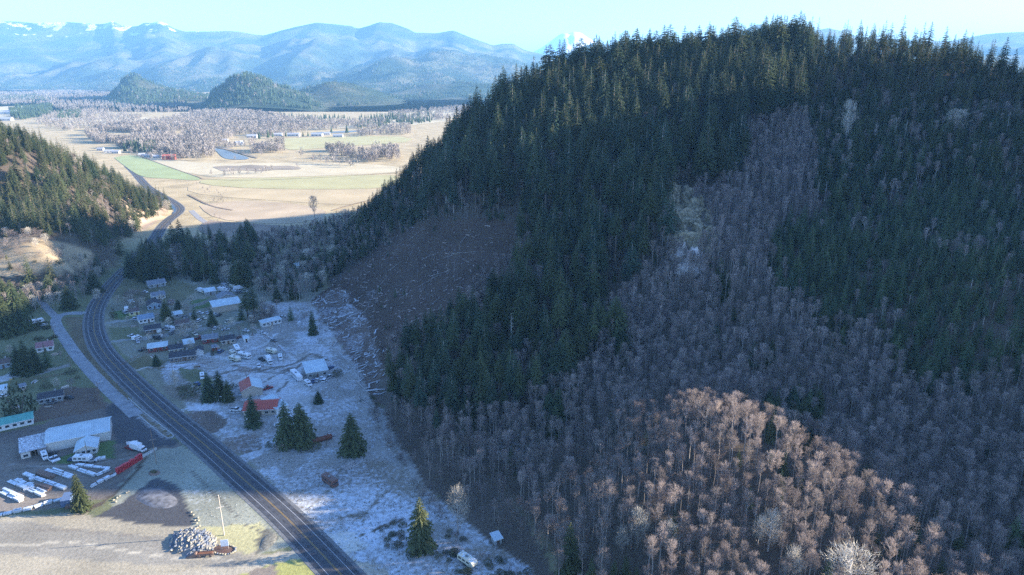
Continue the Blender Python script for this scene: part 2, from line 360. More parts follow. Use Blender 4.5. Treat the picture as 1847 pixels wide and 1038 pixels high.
def paint(X, Y, Z):
    px, py, dep = P(X, Y, Z)
    jx = fbm(X/4, Y/4, 4, 2)*4.0 + fbm(X/1.7, Y/1.7, 2, 8)*2.0; jy = fbm(X/4, Y/4, 4, 31)*3.2
    px = px+jx; py = py+jy
    amp = sstep(540, 620, px)*(Y < 560)*9+2.0
    px = px+fbm(X/22, Y/22, 3, 71)*amp; py = py+fbm(X/22, Y/22, 3, 55)*amp*.7
    c = np.empty(X.shape+(3,)); c[:] = STRAW
    hill = sstep(0.3, 2.5, Z)
    c = c*(1-hill[..., None]) + np.array(LITTER)*hill[..., None]
    flat_near = (1-hill)*(1-sstep(560, 680, Y))
    c = c*(1-flat_near[..., None]) + np.array(GRASSD)*flat_near[..., None]
    f = np.zeros(X.shape)
    vis = dep > 5
    for poly, colr, fr in ZONES:
        m = inpoly(px, py, poly) & vis & (Y < 1200)
        c[m] = colr; f[m] = fr
    # frosty slope foot
    for line, half, colr, fr in [
        ([(232, 720), (262, 746), (290, 768), (312, 788), (300, 790), (284, 779), (262, 760), (240, 744)], 1.5, (0.3, 0.3, 0.3), 0.7),
        ([(325, 742), (345, 765), (370, 783), (392, 806), (415, 822), (440, 850), (470, 878), (520, 925), (560, 962), (600, 1000)], 3.6, (0.45, 0.44, 0.42), 0.9),
        ([(222, 656), (240, 668), (262, 664), (296, 660)], 2.0, (0.35, 0.34, 0.3), 0.6),
        ([(300, 655), (330, 650), (380, 640), (420, 650), (500, 640), (560, 600)], 3.0, (0.33, 0.33, 0.3), 0.7),
        ([(200, 617), (245, 612), (300, 606), (340, 596), (395, 590), (440, 580)], 2.2, (0.26, 0.26, 0.24), 0.45),
        ([(192, 582), (230, 578), (252, 572)], 1.6, (0.26, 0.26, 0.24), 0.45),
        ([(456, 590), (490, 612), (520, 640), (540, 660)], 1.5, (0.45, 0.44, 0.4), 0.9),
        ([(430, 640), (478, 622), (500, 600)], 1.6, (0.4, 0.4, 0.37), 0.85),
        ([(340, 556), (370, 545), (400, 535)], 2.5, (0.2, 0.19, 0.16), 0.3),
        ([(-20, 684), (30, 678), (70, 674), (124, 660)], 3.0, (0.26, 0.25, 0.22), 0.4),
        ([(-20, 690), (8, 682), (28, 674)], 5.0, (0.33, 0.33, 0.31), 0.6),
        ([(605, 892), (640, 906), (690, 930), (730, 960), (760, 1000)], 3.0, (0.32, 0.30, 0.26), 0.75),
        ([(640, 970), (690, 945), (740, 932)], 1.2, (0.10, 0.085, 0.06), 0.1),
        ([(540, 1000), (500, 1005), (430, 1030), (300, 1045), (100, 1060)], 9.0, (0.36, 0.315, 0.235), 0.0),
        ([(262, 826), (240, 855), (215, 885), (190, 905), (150, 925)], 2.4, (0.10, 0.08, 0.06), 0.15),
        ([(345, 850), (400, 905), (440, 945), (470, 960)], 1.5, (0.13, 0.12, 0.10), 0.1),
        ([(400, 790), (430, 760), (470, 735), (505, 712), (540, 705), (570, 712)], 2.6, (0.30, 0.28, 0.25), 0.8), ([(420, 660), (470, 668), (520, 660), (560, 640), (590, 650)], 1.6, (0.16, 0.14, 0.12), 0.35),
        ([(380, 680), (430, 668), (500, 672), (540, 662)], 1.3, (0.16, 0.14, 0.12), 0.35), ([(500, 705), (520, 690), (515, 672), (540, 660), (545, 645)], 1.4, (0.16, 0.14, 0.12), 0.3), ([(475, 690), (500, 676), (530, 668)], 1.0, (0.16, 0.14, 0.12), 0.3),
        ([(600, 935), (660, 925), (700, 880), (730, 850), (700, 800)], 1.5, (0.17, 0.15, 0.12), 0.4), ([(0, 960), (120, 955), (260, 968), (330, 1012)], 1.4, (0.22, 0.19, 0.15), 0.0), ([(-20, 985), (140, 978), (280, 1003), (420, 1010)], 1.6, (0.40, 0.355, 0.27), 0.0),
        ([(20, 850), (90, 838), (160, 838), (240, 822), (300, 805)], 1.6, (0.14, 0.12, 0.10), 0.25), ([(10, 838), (80, 842), (150, 842), (262, 820)], 1.2, (0.26, 0.24, 0.21), 0.4)]:
        m = band(px, py, line, half) & vis & (Y < 1200)
        c[m] = colr; f[m] = fr
    bank = sstep(1.0, 5.0, Z)*(1-sstep(5, 18, Z))*(X < 40)*(Y < 520)*(X > -160)
    f = np.maximum(f, bank*0.42)
    # trodden and scrubby patches over the frosted pasture
    n = fbm(X/9, Y/9, 4, 44)
    f = np.where(f > .3, np.clip(f - .07 + .30*fbm(X/24, Y/24, 4, 23), 0, 1), f)
    patch = (n > 0.12) & (f > 0.5) & (Y < 480) & (X > -150)
    f = np.where(patch, f-0.16, f)
    return c, f
gc, gf = paint(GX, GY, GZ)
gm = bpy.data.materials.new('ground'); gm.use_nodes = True; t = gm.node_tree; L = t.links
def N(t, k, **kw):
    n = t.nodes.new(k)
    for a, b in kw.items(): setattr(n, a, b)
    return n
b = t.nodes['Principled BSDF']; b.inputs['Roughness'].default_value = 0.95; b.inputs['Specular IOR Level'].default_value = 0.15
at = N(t, 'ShaderNodeAttribute', attribute_name='tint'); af = N(t, 'ShaderNodeAttribute', attribute_name='frost')
tc = N(t, 'ShaderNodeTexCoord')
n1 = N(t, 'ShaderNodeTexNoise'); n1.inputs['Scale'].default_value = 0.9; n1.inputs['Detail'].default_value = 8; n1.inputs['Roughness'].default_value = 0.7
n2 = N(t, 'ShaderNodeTexNoise'); n2.inputs['Scale'].default_value = 0.035; n2.inputs['Detail'].default_value = 5
n3 = N(t, 'ShaderNodeTexNoise'); n3.inputs['Scale'].default_value = 0.55; n3.inputs['Detail'].default_value = 9; n3.inputs['Roughness'].default_value = 0.72
for n in (n1, n2, n3): L.new(tc.outputs['Object'], n.inputs['Vector'])
def mrange(t, src, a, b_, c_, d_):
    r = N(t, 'ShaderNodeMapRange'); t.links.new(src, r.inputs[0])
    for k, v in zip(('From Min', 'From Max', 'To Min', 'To Max'), (a, b_, c_, d_)): r.inputs[k].default_value = v
    return r.outputs[0]
def mth(t, op, a, b_):
    r = N(t, 'ShaderNodeMath', operation=op)
    for i, q in enumerate((a, b_)):
        if isinstance(q, (int, float)): r.inputs[i].default_value = q
        else: t.links.new(q, r.inputs[i])
    return r.outputs[0]
v = mth(t, 'MULTIPLY', mrange(t, n1.outputs[0], 0.3, 0.7, 0.72, 1.28), mrange(t, n2.outputs[0], 0.3, 0.7, 0.78, 1.22))
vm = N(t, 'ShaderNodeVectorMath', operation='SCALE'); L.new(at.outputs['Color'], vm.inputs[0]); L.new(v, vm.inputs['Scale'])
fr = mth(t, 'ADD', n3.outputs[0], mth(t, 'SUBTRACT', mth(t, 'MULTIPLY', af.outputs['Fac'], 0.62), 0.36))
fr = mth(t, 'MULTIPLY', mrange(t, fr, 0.44, 0.70, 0, 0.88), mrange(t, af.outputs['Fac'], 0.0, 0.15, 0, 1))
mx = N(t, 'ShaderNodeMix', data_type='RGBA'); L.new(fr, mx.inputs[0]); L.new(vm.outputs[0], mx.inputs[6]); mx.inputs[7].default_value = (0.60, 0.64, 0.68, 1)
L.new(mx.outputs[2], b.inputs['Base Color'])
bn = N(t, 'ShaderNodeBump'); bn.inputs['Strength'].default_value = 0.3; bn.inputs['Distance'].default_value = 0.5
L.new(n1.outputs[0], bn.inputs['Height']); L.new(bn.outputs[0], b.inputs['Normal'])
ground = link(bpy.data.objects.new('ground', grid_mesh('ground', XS, YS, GZ, [gm], {'frost': gf}, {'tint': gc}))); tag(ground, kind='structure')

# ------------------------------------------------------------------ roads
def smooth_line(pts, n=6):
    pts = [Vector(p) for p in pts]; out = []
    for i in range(len(pts)-1):
        p0 = pts[max(i-1, 0)]; p1 = pts[i]; p2 = pts[i+1]; p3 = pts[min(i+2, len(pts)-1)]
        for k in range(n):
            t = k/n; out.append(0.5*((2*p1)+(p2-p0)*t+(2*p0-5*p1+4*p2-p3)*t*t+(3*p1-p0-3*p2+p3)*t**3))
    out.append(pts[-1]); return out
def relax(pts, it=6):
    for _ in range(it):
        pts = [pts[0]]+[(pts[i-1]+pts[i]*2+pts[i+1])/4 for i in range(1, len(pts)-1)]+[pts[-1]]
    return pts
def ribbon(name, line, off0, off1, z, m, skirt=0.0, zf=None, kind='structure', parent=None):
    """sheet between two lateral offsets of a centre line"""
    v = []; f = []; n = len(line)
    for i, p in enumerate(line):
        d = (line[min(i+1, n-1)]-line[max(i-1, 0)]); d.z = 0; d.normalize(); nrm = Vector((-d.y, d.x, 0))
        zz = z + (zf(p) if zf else 0)
        a = p+nrm*off0; c = p+nrm*off1
        v += [(a.x, a.y, zz), (c.x, c.y, zz)]
        if skirt: v += [(a.x-nrm.x*skirt, a.y-nrm.y*skirt, zz-skirt*0.6), (c.x+nrm.x*skirt, c.y+nrm.y*skirt, zz-skirt*0.6)]
    k = 4 if skirt else 2
    for i in range(n-1):
        a = i*k; f.append((a, a+1, a+k+1, a+k))
        if skirt: f.append((a+2, a, a+k, a+k+2)); f.append((a+1, a+3, a+k+3, a+k+1))
    me = bpy.data.meshes.new(name); me.from_pydata(v, [], f); me.materials.append(m); me.update()
    o = link(bpy.data.objects.new(name, me), parent)
    if kind: tag(o, kind=kind)
    return o
asph = mat('asphalt', (0.062, 0.063, 0.07), 0.85, 0.35, 0.35, bump=0.1)
asph_pale = mat('old_asphalt', (0.24, 0.25, 0.26), 0.9, 0.22, 0.3, frost=0.12, fscale=1.2)
shoulder_m = mat('shoulder_gravel', (0.15, 0.15, 0.15), 0.95, 0.3, 1.0, frost=0.15, fscale=1.5)
paint_w = mat('white_paint', (0.40, 0.40, 0.40), 0.6, 0.15, 3.0)
paint_y = mat('yellow_paint', (0.34, 0.22, 0.07), 0.6, 0.2, 3.0)
rl = relax(smooth_line([G(*p) for p in ROAD_C], 6), 10)
ribbon('road_shoulder', rl, -6.0, 6.0, 0.05, shoulder_m, 0.3)
road = ribbon('road', rl, -4.75, 4.75, 0.09, asph, 0.05)
sl = relax(smooth_line([G(*p) for p in SIDE_C], 5), 6)
ribbon('side_road', sl, -3.0, 3.0, 0.055, asph_pale, 0.2)
ll = relax(smooth_line([G(*p) for p in LANE_C], 4), 3)
ribbon('lane', ll, -2.2, 2.2, 0.06, asph_pale, 0.2)
fl = relax(smooth_line([G(*p) for p in [(232, 300), (250, 297), (300, 296)]], 3), 1)
far_lane = relax(smooth_line([G(*p) for p in [(345, 380), (370, 402), (410, 410), (470, 418), (540, 412)]], 5), 3)
ribbon('far_lane', far_lane, -3, 3, 0.10, mat('far_lane', (0.3, 0.29, 0.28), 0.9), 0.2)
for s in (-1, 1):
    ribbon('road_marking', rl, s*3.05-0.08, s*3.05+0.08, 0.098, paint_w)
    ribbon('road_marking', rl, s*0.16-0.07, s*0.16+0.07, 0.098, paint_y)
# darker wheel tracks are wear in the surface itself
worn = mat('worn_asphalt', (0.074, 0.075, 0.082), 0.8, 0.3, 0.4)
for s in (-2.35, -0.95, 0.95, 2.35): ribbon('wheel_track', rl, s-0.28, s+0.28, 0.094, worn)
# kerb of the long island
kerb_m = mat('kerb_concrete', (0.34, 0.34, 0.33), 0.8, 0.2, 2.0)
kl = relax(smooth_line([G(*p) for p in [(231, 718), (262, 745), (290, 767), (309, 782), (313, 787), (309, 790.5), (300, 789.5), (286, 780), (266, 763), (248, 748)]], 6), 2)
MBk = MB(); vv = []
for i in range(len(kl)-1):
    a, c = kl[i], kl[i+1]; d = (c-a).normalized(); nrm = Vector((-d.y, d.x, 0))*0.22
    MBk.poly([a-nrm+Vector((0, 0, .15)), a+nrm+Vector((0, 0, .15)), c+nrm+Vector((0, 0, .15)), c-nrm+Vector((0, 0, .15))])
    MBk.poly([a-nrm, a-nrm+Vector((0, 0, .15)), c-nrm+Vector((0, 0, .15)), c-nrm]); MBk.poly([a+nrm+Vector((0, 0, .15)), a+nrm, c+nrm, c+nrm+Vector((0, 0, .15))])
tag(MBk.build('kerb', kerb_m), kind='structure')
# ------------------------------------------------------------------ tree materials
def leafmat(name, c1, c2, var=0.3, rough=0.75, nscale=6.0, trans=0.0):
    m = bpy.data.materials.new(name); m.use_nodes = True; t = m.node_tree; L = t.links
    b = t.nodes['Principled BSDF']; b.inputs['Roughness'].default_value = rough; b.inputs['Specular IOR Level'].default_value = 0.2
    oi = N(t, 'ShaderNodeObjectInfo'); tc = N(t, 'ShaderNodeTexCoord'); no = N(t, 'ShaderNodeTexNoise')
    no.inputs['Scale'].default_value = nscale; no.inputs['Detail'].default_value = 3; L.new(tc.outputs['Object'], no.inputs['Vector'])
    mx = N(t, 'ShaderNodeMix', data_type='RGBA'); L.new(oi.outputs['Random'], mx.inputs[0]); mx.inputs[6].default_value = (*c1, 1); mx.inputs[7].default_value = (*c2, 1)
    rr = mth(t, 'FRACT', mth(t, 'MULTIPLY', oi.outputs['Random'], 7.31), 0.0)
    sc = mth(t, 'MULTIPLY', mrange(t, no.outputs[0], 0.3, 0.7, 1-var, 1+var), mrange(t, rr, 0, 1, 0.7, 1.3))
    vm = N(t, 'ShaderNodeVectorMath', operation='SCALE'); L.new(mx.outputs[2], vm.inputs[0]); L.new(sc, vm.inputs['Scale'])
    L.new(vm.outputs[0], b.inputs['Base Color'])
    if trans:
        tr = N(t, 'ShaderNodeBsdfTranslucent'); L.new(vm.outputs[0], tr.inputs['Color']); ms = N(t, 'ShaderNodeMixShader'); ms.inputs[0].default_value = trans
        L.new(b.outputs[0], ms.inputs[1]); L.new(tr.outputs[0], ms.inputs[2]); L.new(ms.outputs[0], t.nodes['Material Output'].inputs['Surface'])
    return m
M_needle = leafmat('needles', (0.046, 0.076, 0.042), (0.10, 0.118, 0.048), trans=.35)
M_needle_y = leafmat('young_needles', (0.06, 0.11, 0.055), (0.11, 0.15, 0.06), trans=.35)
M_needle_b = leafmat('blue_green_needles', (0.045, 0.078, 0.052), (0.075, 0.11, 0.058), trans=.3)
M_needle_sunlit = leafmat('sunlit_olive_needles', (0.095, 0.115, 0.05), (0.12, 0.125, 0.055), trans=.4)  # lightened olive, a sunlit look put into the needle colour
M_bark = leafmat('bark', (0.11, 0.085, 0.07), (0.20, 0.165, 0.14))
M_bark_pale = leafmat('pale_bark', (0.22, 0.19, 0.175), (0.38, 0.34, 0.30))
M_twig = leafmat('twigs', (0.22, 0.175, 0.158), (0.35, 0.285, 0.25), trans=.42)
M_twig_pale = leafmat('pale_twigs', (0.48, 0.43, 0.35), (0.58, 0.52, 0.42), trans=.2)
M_twig_far = leafmat('far_twigs', (0.235, 0.205, 0.195), (0.32, 0.285, 0.25))
M_snag = leafmat('dead_wood', (0.33, 0.31, 0.29), (0.45, 0.42, 0.38))
M_shrub = leafmat('shrub_leaves', (0.055, 0.07, 0.035), (0.11, 0.10, 0.05))

# ------------------------------------------------------------------ tree shapes, one metre high, scaled where they stand
def conifer_geo(seed, cb=0.3, rad=0.13, lev=24, nb=6, droop=0.35, gap=0.0, tr=0.009, w=0.34, top=0.85, bare=0):
    rd = random.Random(seed); T = MB(); C = MB()
    T.tube((0, 0, -0.03), (0, 0, 0.55), tr*1.5, tr*0.8, 6, caps=False); T.tube((0, 0, 0.55), (0, 0, 0.99), tr*0.8, tr*0.12, 5, caps=False)
    for k in range(bare):
        z = rd.uniform(0.1, cb); a = rd.uniform(0, 6.28); l = rd.uniform(0.03, 0.07)
        T.tube((0, 0, z), (math.cos(a)*l, math.sin(a)*l, z-0.01), tr*0.25, tr*0.1, 3, caps=False)
    for i in range(lev):
        t = (i+0.5)/lev; z = cb + (1-cb)*t**0.94
        prof = (1-t)**top*(0.55+0.45*min(1, t*5)) if cb > 0.12 else (1-t)**top
        L0 = rad*prof + 0.012
        n = max(4, int(nb*(0.6+0.6*prof)))
        a0 = rd.uniform(0, 6.28)
        for j in range(n):
            if rd.random() < gap: continue
            a = a0 + 6.283*j/n + rd.uniform(-.25, .25); l = L0*rd.uniform(0.68, 1.2)
            zz = z + rd.uniform(-.5, .5)/lev*(1-cb)
            ca, sa = math.cos(a), math.sin(a)
            up = 0.22*(t-0.35)
            def pt(s, side, dz=0):
                r = l*s
                return (ca*r - sa*side, sa*r + ca*side, zz + up*r*2.0 - droop*l*s*s*1.1 + dz)
            wd = l*w
            C.poly([pt(0.0, 0, 0.004), pt(0.38, -wd*0.62, -l*0.08), pt(0.5, 0, 0.004)])
            C.poly([pt(0.0, 0, 0.004), pt(0.5, 0, 0.004), pt(0.40, wd*0.62, -l*0.08)])
            C.poly([pt(0.30, 0, 0.003), pt(0.68, -wd*0.60, -l*0.10), pt(0.78, 0, 0.003)])
            C.poly([pt(0.30, 0, 0.003), pt(0.78, 0, 0.003), pt(0.70, wd*0.60, -l*0.10)])
            C.poly([pt(0.60, 0, 0), pt(0.86, -wd*0.30, -l*0.06), pt(1.0, 0, 0), pt(0.88, wd*0.30, -l*0.06)])
            # hanging sprays give the branch depth
            for s in (0.35, 0.62, 0.85):
                q = pt(s, rd.uniform(-.3, .3)*wd); dn = l*rd.uniform(0.12, 0.28)
                q2 = pt(s+0.16, rd.uniform(-.4, .4)*wd)
                C.poly([q, q2, ((q[0]+q2[0])/2, (q[1]+q2[1])/2, min(q[2], q2[2])-dn)])
    C.tube((0, 0, 0.93), (0, 0, 1.0), 0.006, 0.001, 4, caps=False)
    return T, C
def bare_geo(seed, cb=0.5, rad=0.17, nbr=16, ntw=420, tr=0.010, tw=0.0045, lean=0.03, upright=1.0, fork=False, dome=True):
    rd = random.Random(seed); T = MB(); C = MB()
    lx, ly = rd.uniform(-lean, lean), rd.uniform(-lean, lean)
    def axis(z): return Vector((lx*z*z+0.006*math.sin(z*9+seed), ly*z*z, z))
    n = 6
    for i in range(n):
        z0, z1 = i/n*0.97, (i+1)/n*0.97
        T.tube(axis(z0)-Vector((0, 0, 0.03 if i == 0 else 0)), axis(z1), tr*(1-z0)**0.8+0.0012, tr*(1-z1)**0.8+0.0012, 5, caps=False)
    tips = []; hc = (1-cb)/2; zc = cb+hc
    for i in range(nbr):
        t = (i+rd.random())/nbr; z = cb*0.82 + (0.90-cb*0.82)*t; a = rd.uniform(0, 6.283)
        zt = min(0.985, z+rd.uniform(.08, .20)*upright+.02); e_ = max(0.0, 1-((zt-zc)/(hc*1.02))**2)
        l = rad*math.sqrt(e_)*rd.uniform(.55, 1.0)+.01
        p0 = axis(z); p2 = axis(zt)+Vector((math.cos(a)*l, math.sin(a)*l, 0)); p1 = p0.lerp(p2, .5)+Vector((math.cos(a)*l*.12, math.sin(a)*l*.12, -.01))
        rr = tr*0.34*(1-t*0.6)
        T.tube(p0, p1, rr, rr*0.7, 3, caps=False); T.tube(p1, p2, rr*0.7, rr*0.25, 3, caps=False)
        tips += [(p0, p1), (p1, p2), (p1, p2), (p1, p2)]
    for k in range(ntw):
        a_, b_ = rd.choice(tips); s = rd.random(); p = a_.lerp(b_, s)+Vector((rd.gauss(0, 1), rd.gauss(0, 1), rd.gauss(0, 1)))*rad*.13
        o = Vector((p.x-lx*p.z**2, p.y-ly*p.z**2, 0)); o = o/max(o.length, rad)
        d = (Vector((rd.gauss(0, .45), rd.gauss(0, .45), rd.gauss(1.0, .35)))+o*0.9).normalized()
        l = rd.uniform(0.025, 0.065)*(rad/0.15)**0.5
        q = p+d*l
        if q.z > 1.0: continue
        sd_ = d.cross(Vector((rd.gauss(0, 1), rd.gauss(0, 1), rd.gauss(0, 1)))).normalized()*tw*rd.uniform(0.6, 1.3)
        C.poly([p-sd_*0.7, q+sd_*0.15, p+sd_*0.7])
        if k % 2 == 0:
            m_ = p.lerp(q, 0.5); d2 = (d+Vector((rd.gauss(0, .5), rd.gauss(0, .5), rd.gauss(0, .4)))).normalized()*l*0.8
            C.poly([m_-sd_*0.5, m_+d2, m_+sd_*0.5])
    return T, C
def far_bare_geo(seed):
    rd = random.Random(seed); T = MB(); C = MB(); T.tube((0, 0, -.02), (0, 0, .55), .018, .01, 3, caps=False)
    for k in range(95):
        a = rd.uniform(0, 6.28); h = rd.uniform(0.18, 1.0); r = 0.36*math.sin(math.pi*min(1, 0.15+h*0.8))**0.7*rd.uniform(0.5, 1.0)
        p = Vector((math.cos(a)*r*.7, math.sin(a)*r*.7, h*0.86)); q = p+Vector((math.cos(a)*.07, math.sin(a)*.07, rd.uniform(.06, .16)))
        s = Vector((-math.sin(a), math.cos(a), rd.uniform(-.5, .5)))*rd.uniform(.012, .04); C.poly([p-s, q, p+s])
    return T, C
def far_con_geo(seed):
    rd = random.Random(seed); T = MB(); C = MB(); T.tube((0, 0, -.02), (0, 0, .3), .015, .012, 3, caps=False)
    for i in range(7):
        z0 = 0.12+i*0.12; r = 0.19*(1-i/7.3)*rd.uniform(.85, 1.15); zt = min(1.0, z0+0.26); n = 6; a0 = rd.uniform(0, 6)
        ring = [(math.cos(a0+6.283*k/n)*r*rd.uniform(.7, 1.2), math.sin(a0+6.283*k/n)*r*rd.uniform(.7, 1.2), z0+rd.uniform(-.03, .03)) for k in range(n)]
        for k in range(n): C.poly([ring[k], ring[(k+1) % n], (0, 0, zt)])
    return T, C
def shrub_geo(seed, n=260):
    rd = random.Random(seed); T = MB(); C = MB()
    for k in range(7):
        a = rd.uniform(0, 6.28); T.tube((0, 0, -.05), (math.cos(a)*.4, math.sin(a)*.4, rd.uniform(.4, .8)), .03, .01, 3, caps=False)
    for k in range(n):
        a = rd.uniform(0, 6.28); u = rd.random(); r = 0.62*math.sqrt(rd.random()); z = (1-(r/0.72)**2)*rd.uniform(.15, 1.0)
        p = Vector((math.cos(a)*r, math.sin(a)*r, z)); d = Vector((rd.gauss(0, 1), rd.gauss(0, 1), rd.gauss(.3, 1))).normalized()*0.11
        s = d.cross(Vector((rd.gauss(0, 1), rd.gauss(0, 1), 1))).normalized()*0.05; C.poly([p-s, p+d, p+s])
    return T, C
class Proto:
    def __init__(s, name, geo, mt, mc):
        T, C = geo; s.name = name; s.trunk = T.mesh(name+'_trunk', mt); s.crown = C.mesh(name+'_crown', mc)
        J = MB(); J.v = T.v+C.v; n = len(T.v); J.f = T.f+[tuple(i+n for i in f) for f in C.f]; J.m = [0]*len(T.f)+[1]*len(C.f)
        s.joined = bpy.data.objects.new(name+'_whole', J.mesh(name+'_whole', [mt, mc]))   # never linked: source for the mass planting
    def plant(s, name, p, h, rz, label, cat, group, wx=1.0, mt=None, mc=None):
        e = empty(name, p, rz, label, cat, group); e.scale = (h*wx, h*wx, h)
        for nm, me in (('trunk', s.trunk), ('crown', s.crown)):
            o = bpy.data.objects.new(nm, me); link(o, e)
        return e
TALL = [Proto('tall_conifer', conifer_geo(s, cb=c, rad=r, lev=24, nb=7, gap=.08, bare=8), M_bark, M_needle) for s, c, r in ((1, .34, .115), (2, .42, .105), (3, .28, .13), (4, .48, .10), (5, .22, .135))]
TALLB = [Proto('tall_conifer', conifer_geo(s, cb=c, rad=r, lev=24, nb=7, gap=.08, bare=8), M_bark_pale, M_needle_b) for s, c, r in ((11, .36, .12), (12, .25, .14))]
LEFTC = [Proto('hill_conifer', conifer_geo(s, cb=c, rad=r, lev=18, nb=7, gap=.05, bare=3), M_bark, M_needle_sunlit) for s, c, r in ((15, .12, .17), (16, .22, .15), (17, .08, .2))]
CREST = [Proto('crest_conifer', conifer_geo(s, cb=c, rad=r, lev=20, nb=6, gap=.28, droop=.2, bare=12), M_bark, M_needle_sunlit) for s, c, r in ((21, .28, .115), (22, .42, .13), (23, .34, .105))]
YOUNG = [Proto('young_conifer', conifer_geo(s, cb=.04, rad=r, lev=19, nb=7, droop=.15, top=.8), M_bark, M_needle_y) for s, r in ((31, .17), (32, .2), (33, .15), (34, .185))]
BROAD = [Proto('broad_conifer', conifer_geo(s, cb=.03, rad=r, lev=30, nb=10, droop=.3, top=.72, w=.3), M_bark, M_needle) for s, r in ((41, .27), (42, .24), (43, .30))]
ALDER = [Proto('alder', bare_geo(s, cb=c, rad=r, nbr=24, ntw=800, tw=.0036, tr=.0115), M_bark_pale, M_twig) for s, c, r in ((51, .60, .135), (52, .66, .12), (53, .56, .15), (54, .70, .125), (55, .62, .11), (56, .52, .14))]
POLES = [Proto('thin_tree', bare_geo(s, cb=c, rad=r, nbr=12, ntw=130, tr=.009), M_bark_pale, M_twig) for s, c, r in ((61, .6, .08), (62, .68, .09))]
MAPLE = [Proto('spreading_tree', bare_geo(s, cb=.22, rad=.34, nbr=50, ntw=1500, tr=.02, tw=.005, upright=.9), M_bark_pale, M_twig_pale) for s in (71, 72, 73)]
SNAG = [Proto('snag', bare_geo(s, cb=.15, rad=.07, nbr=40, ntw=60, tr=.014, upright=-.1), M_snag, M_snag) for s in (81, 82)]
SHRUB = [Proto('shrub', shrub_geo(s), M_bark, M_shrub) for s in (91, 92)]
BRUSH = [Proto('brush', bare_geo(s, cb=.03, rad=.5, nbr=26, ntw=420, tr=.015, tw=.012, upright=.9), M_bark, M_twig) for s in (95, 96)]
FARB = [Proto('far_bare', far_bare_geo(s), M_bark_pale, M_twig_far) for s in (101, 102, 103)]
FARC = [Proto('far_conifer', far_con_geo(s), M_bark, M_needle_b) for s in (111, 112, 113)]

def mass(name, items, label, cat):
    """items: (proto, x, y, z, height, rotation, widening); one object, geometry-node instances of the unlinked tree meshes"""
    if not items: return
    protos = []
    for it in items:
        if it[0] not in protos: protos.append(it[0])
    me = bpy.data.meshes.new(name); n = len(items); me.vertices.add(n)
    me.vertices.foreach_set('co', np.array([[i[1], i[2], i[3]] for i in items], np.float32).ravel())
    def at(nm, ty, field, arr):
        a = me.attributes.new(nm, ty, 'POINT'); a.data.foreach_set(field, arr)
    at('which', 'INT', 'value', np.array([protos.index(i[0]) for i in items], np.int32))
    rot = np.zeros((n, 3), np.float32); rot[:, 2] = [i[5] for i in items]
    at('turn', 'FLOAT_VECTOR', 'vector', rot.ravel())
    sc = np.array([[i[4]*i[6], i[4]*i[6], i[4]] for i in items], np.float32); at('size', 'FLOAT_VECTOR', 'vector', sc.ravel())
    me.update()
    ng = bpy.data.node_groups.new(name+'_planting', 'GeometryNodeTree')
    ng.interface.new_socket('Geometry', in_out='INPUT', socket_type='NodeSocketGeometry'); ng.interface.new_socket('Geometry', in_out='OUTPUT', socket_type='NodeSocketGeometry')
    gi = ng.nodes.new('NodeGroupInput'); go = ng.nodes.new('NodeGroupOutput'); jn = ng.nodes.new('GeometryNodeJoinGeometry')
    def attr(nm, ty):
        a = ng.nodes.new('GeometryNodeInputNamedAttribute'); a.data_type = ty; a.inputs['Name'].default_value = nm; return a.outputs['Attribute']
    aw, ar, as_ = attr('which', 'INT'), attr('turn', 'FLOAT_VECTOR'), attr('size', 'FLOAT_VECTOR')
    for k, p in enumerate(protos):
        oi = ng.nodes.new('GeometryNodeObjectInfo'); oi.inputs['Object'].default_value = p.joined; oi.inputs['As Instance'].default_value = True
        cm = ng.nodes.new('FunctionNodeCompare'); cm.data_type = 'INT'; cm.operation = 'EQUAL'
        ng.links.new(aw, cm.inputs[2]); cm.inputs[3].default_value = k
        ip = ng.nodes.new('GeometryNodeInstanceOnPoints'); ng.links.new(gi.outputs[0], ip.inputs['Points'])
        ng.links.new(cm.outputs[0], ip.inputs['Selection']); ng.links.new(oi.outputs['Geometry'], ip.inputs['Instance'])
        ng.links.new(ar, ip.inputs['Rotation']); ng.links.new(as_, ip.inputs['Scale']); ng.links.new(ip.outputs[0], jn.inputs[0])
    ng.links.new(jn.outputs[0], go.inputs[0])
    o = link(bpy.data.objects.new(name, me)); md = o.modifiers.new('planting', 'NODES'); md.node_group = ng
    return tag(o, label, cat, None, 'stuff')

# ------------------------------------------------------------------ where the trees of both hills stand

CLEAR = [(545, 560), (600, 510), (650, 475), (700, 425), (770, 400), (860, 396), (925, 405), (915, 470), (880, 530), (838, 575), (800, 590), (740, 610), (690, 655), (684, 735), (640, 655), (590, 600)]
CRAG = [(1205, 345), (1235, 335), (1262, 370), (1288, 415), (1282, 450), (1262, 462), (1265, 490), (1238, 500), (1228, 470), (1212, 460), (1205, 400)]
A_BAND = [(1352, 235), (1440, 225), (1475, 330), (1480, 400), (1400, 425), (1385, 520), (1300, 560), (1120, 570), (1060, 600), (1150, 540), (1225, 505), (1290, 500), (1290, 380), (1340, 320)]
A_TALL = [(700, 430), (690, 380), (720, 300), (850, 200), (1000, 100), (1400, 60), (1480, 60), (1440, 225), (1352, 235), (1335, 320), (1290, 370), (1240, 330), (1200, 340), (1205, 480), (1130, 540), (1060, 600), (1020, 640), (930, 640), (905, 560), (930, 470), (925, 400), (860, 392), (770, 396)]
A_LOWC = [(690, 700), (740, 640), (830, 585), (900, 560), (930, 640), (1000, 640), (1080, 600), (1110, 610), (1050, 690), (960, 745), (900, 775), (800, 790), (740, 800), (700, 770)]
A_YOUNG = [(1385, 425), (1480, 400), (1580, 370), (1700, 330), (1960, 320), (1960, 745), (1850, 690), (1740, 720), (1640, 700), (1590, 620), (1480, 575), (1400, 560)]
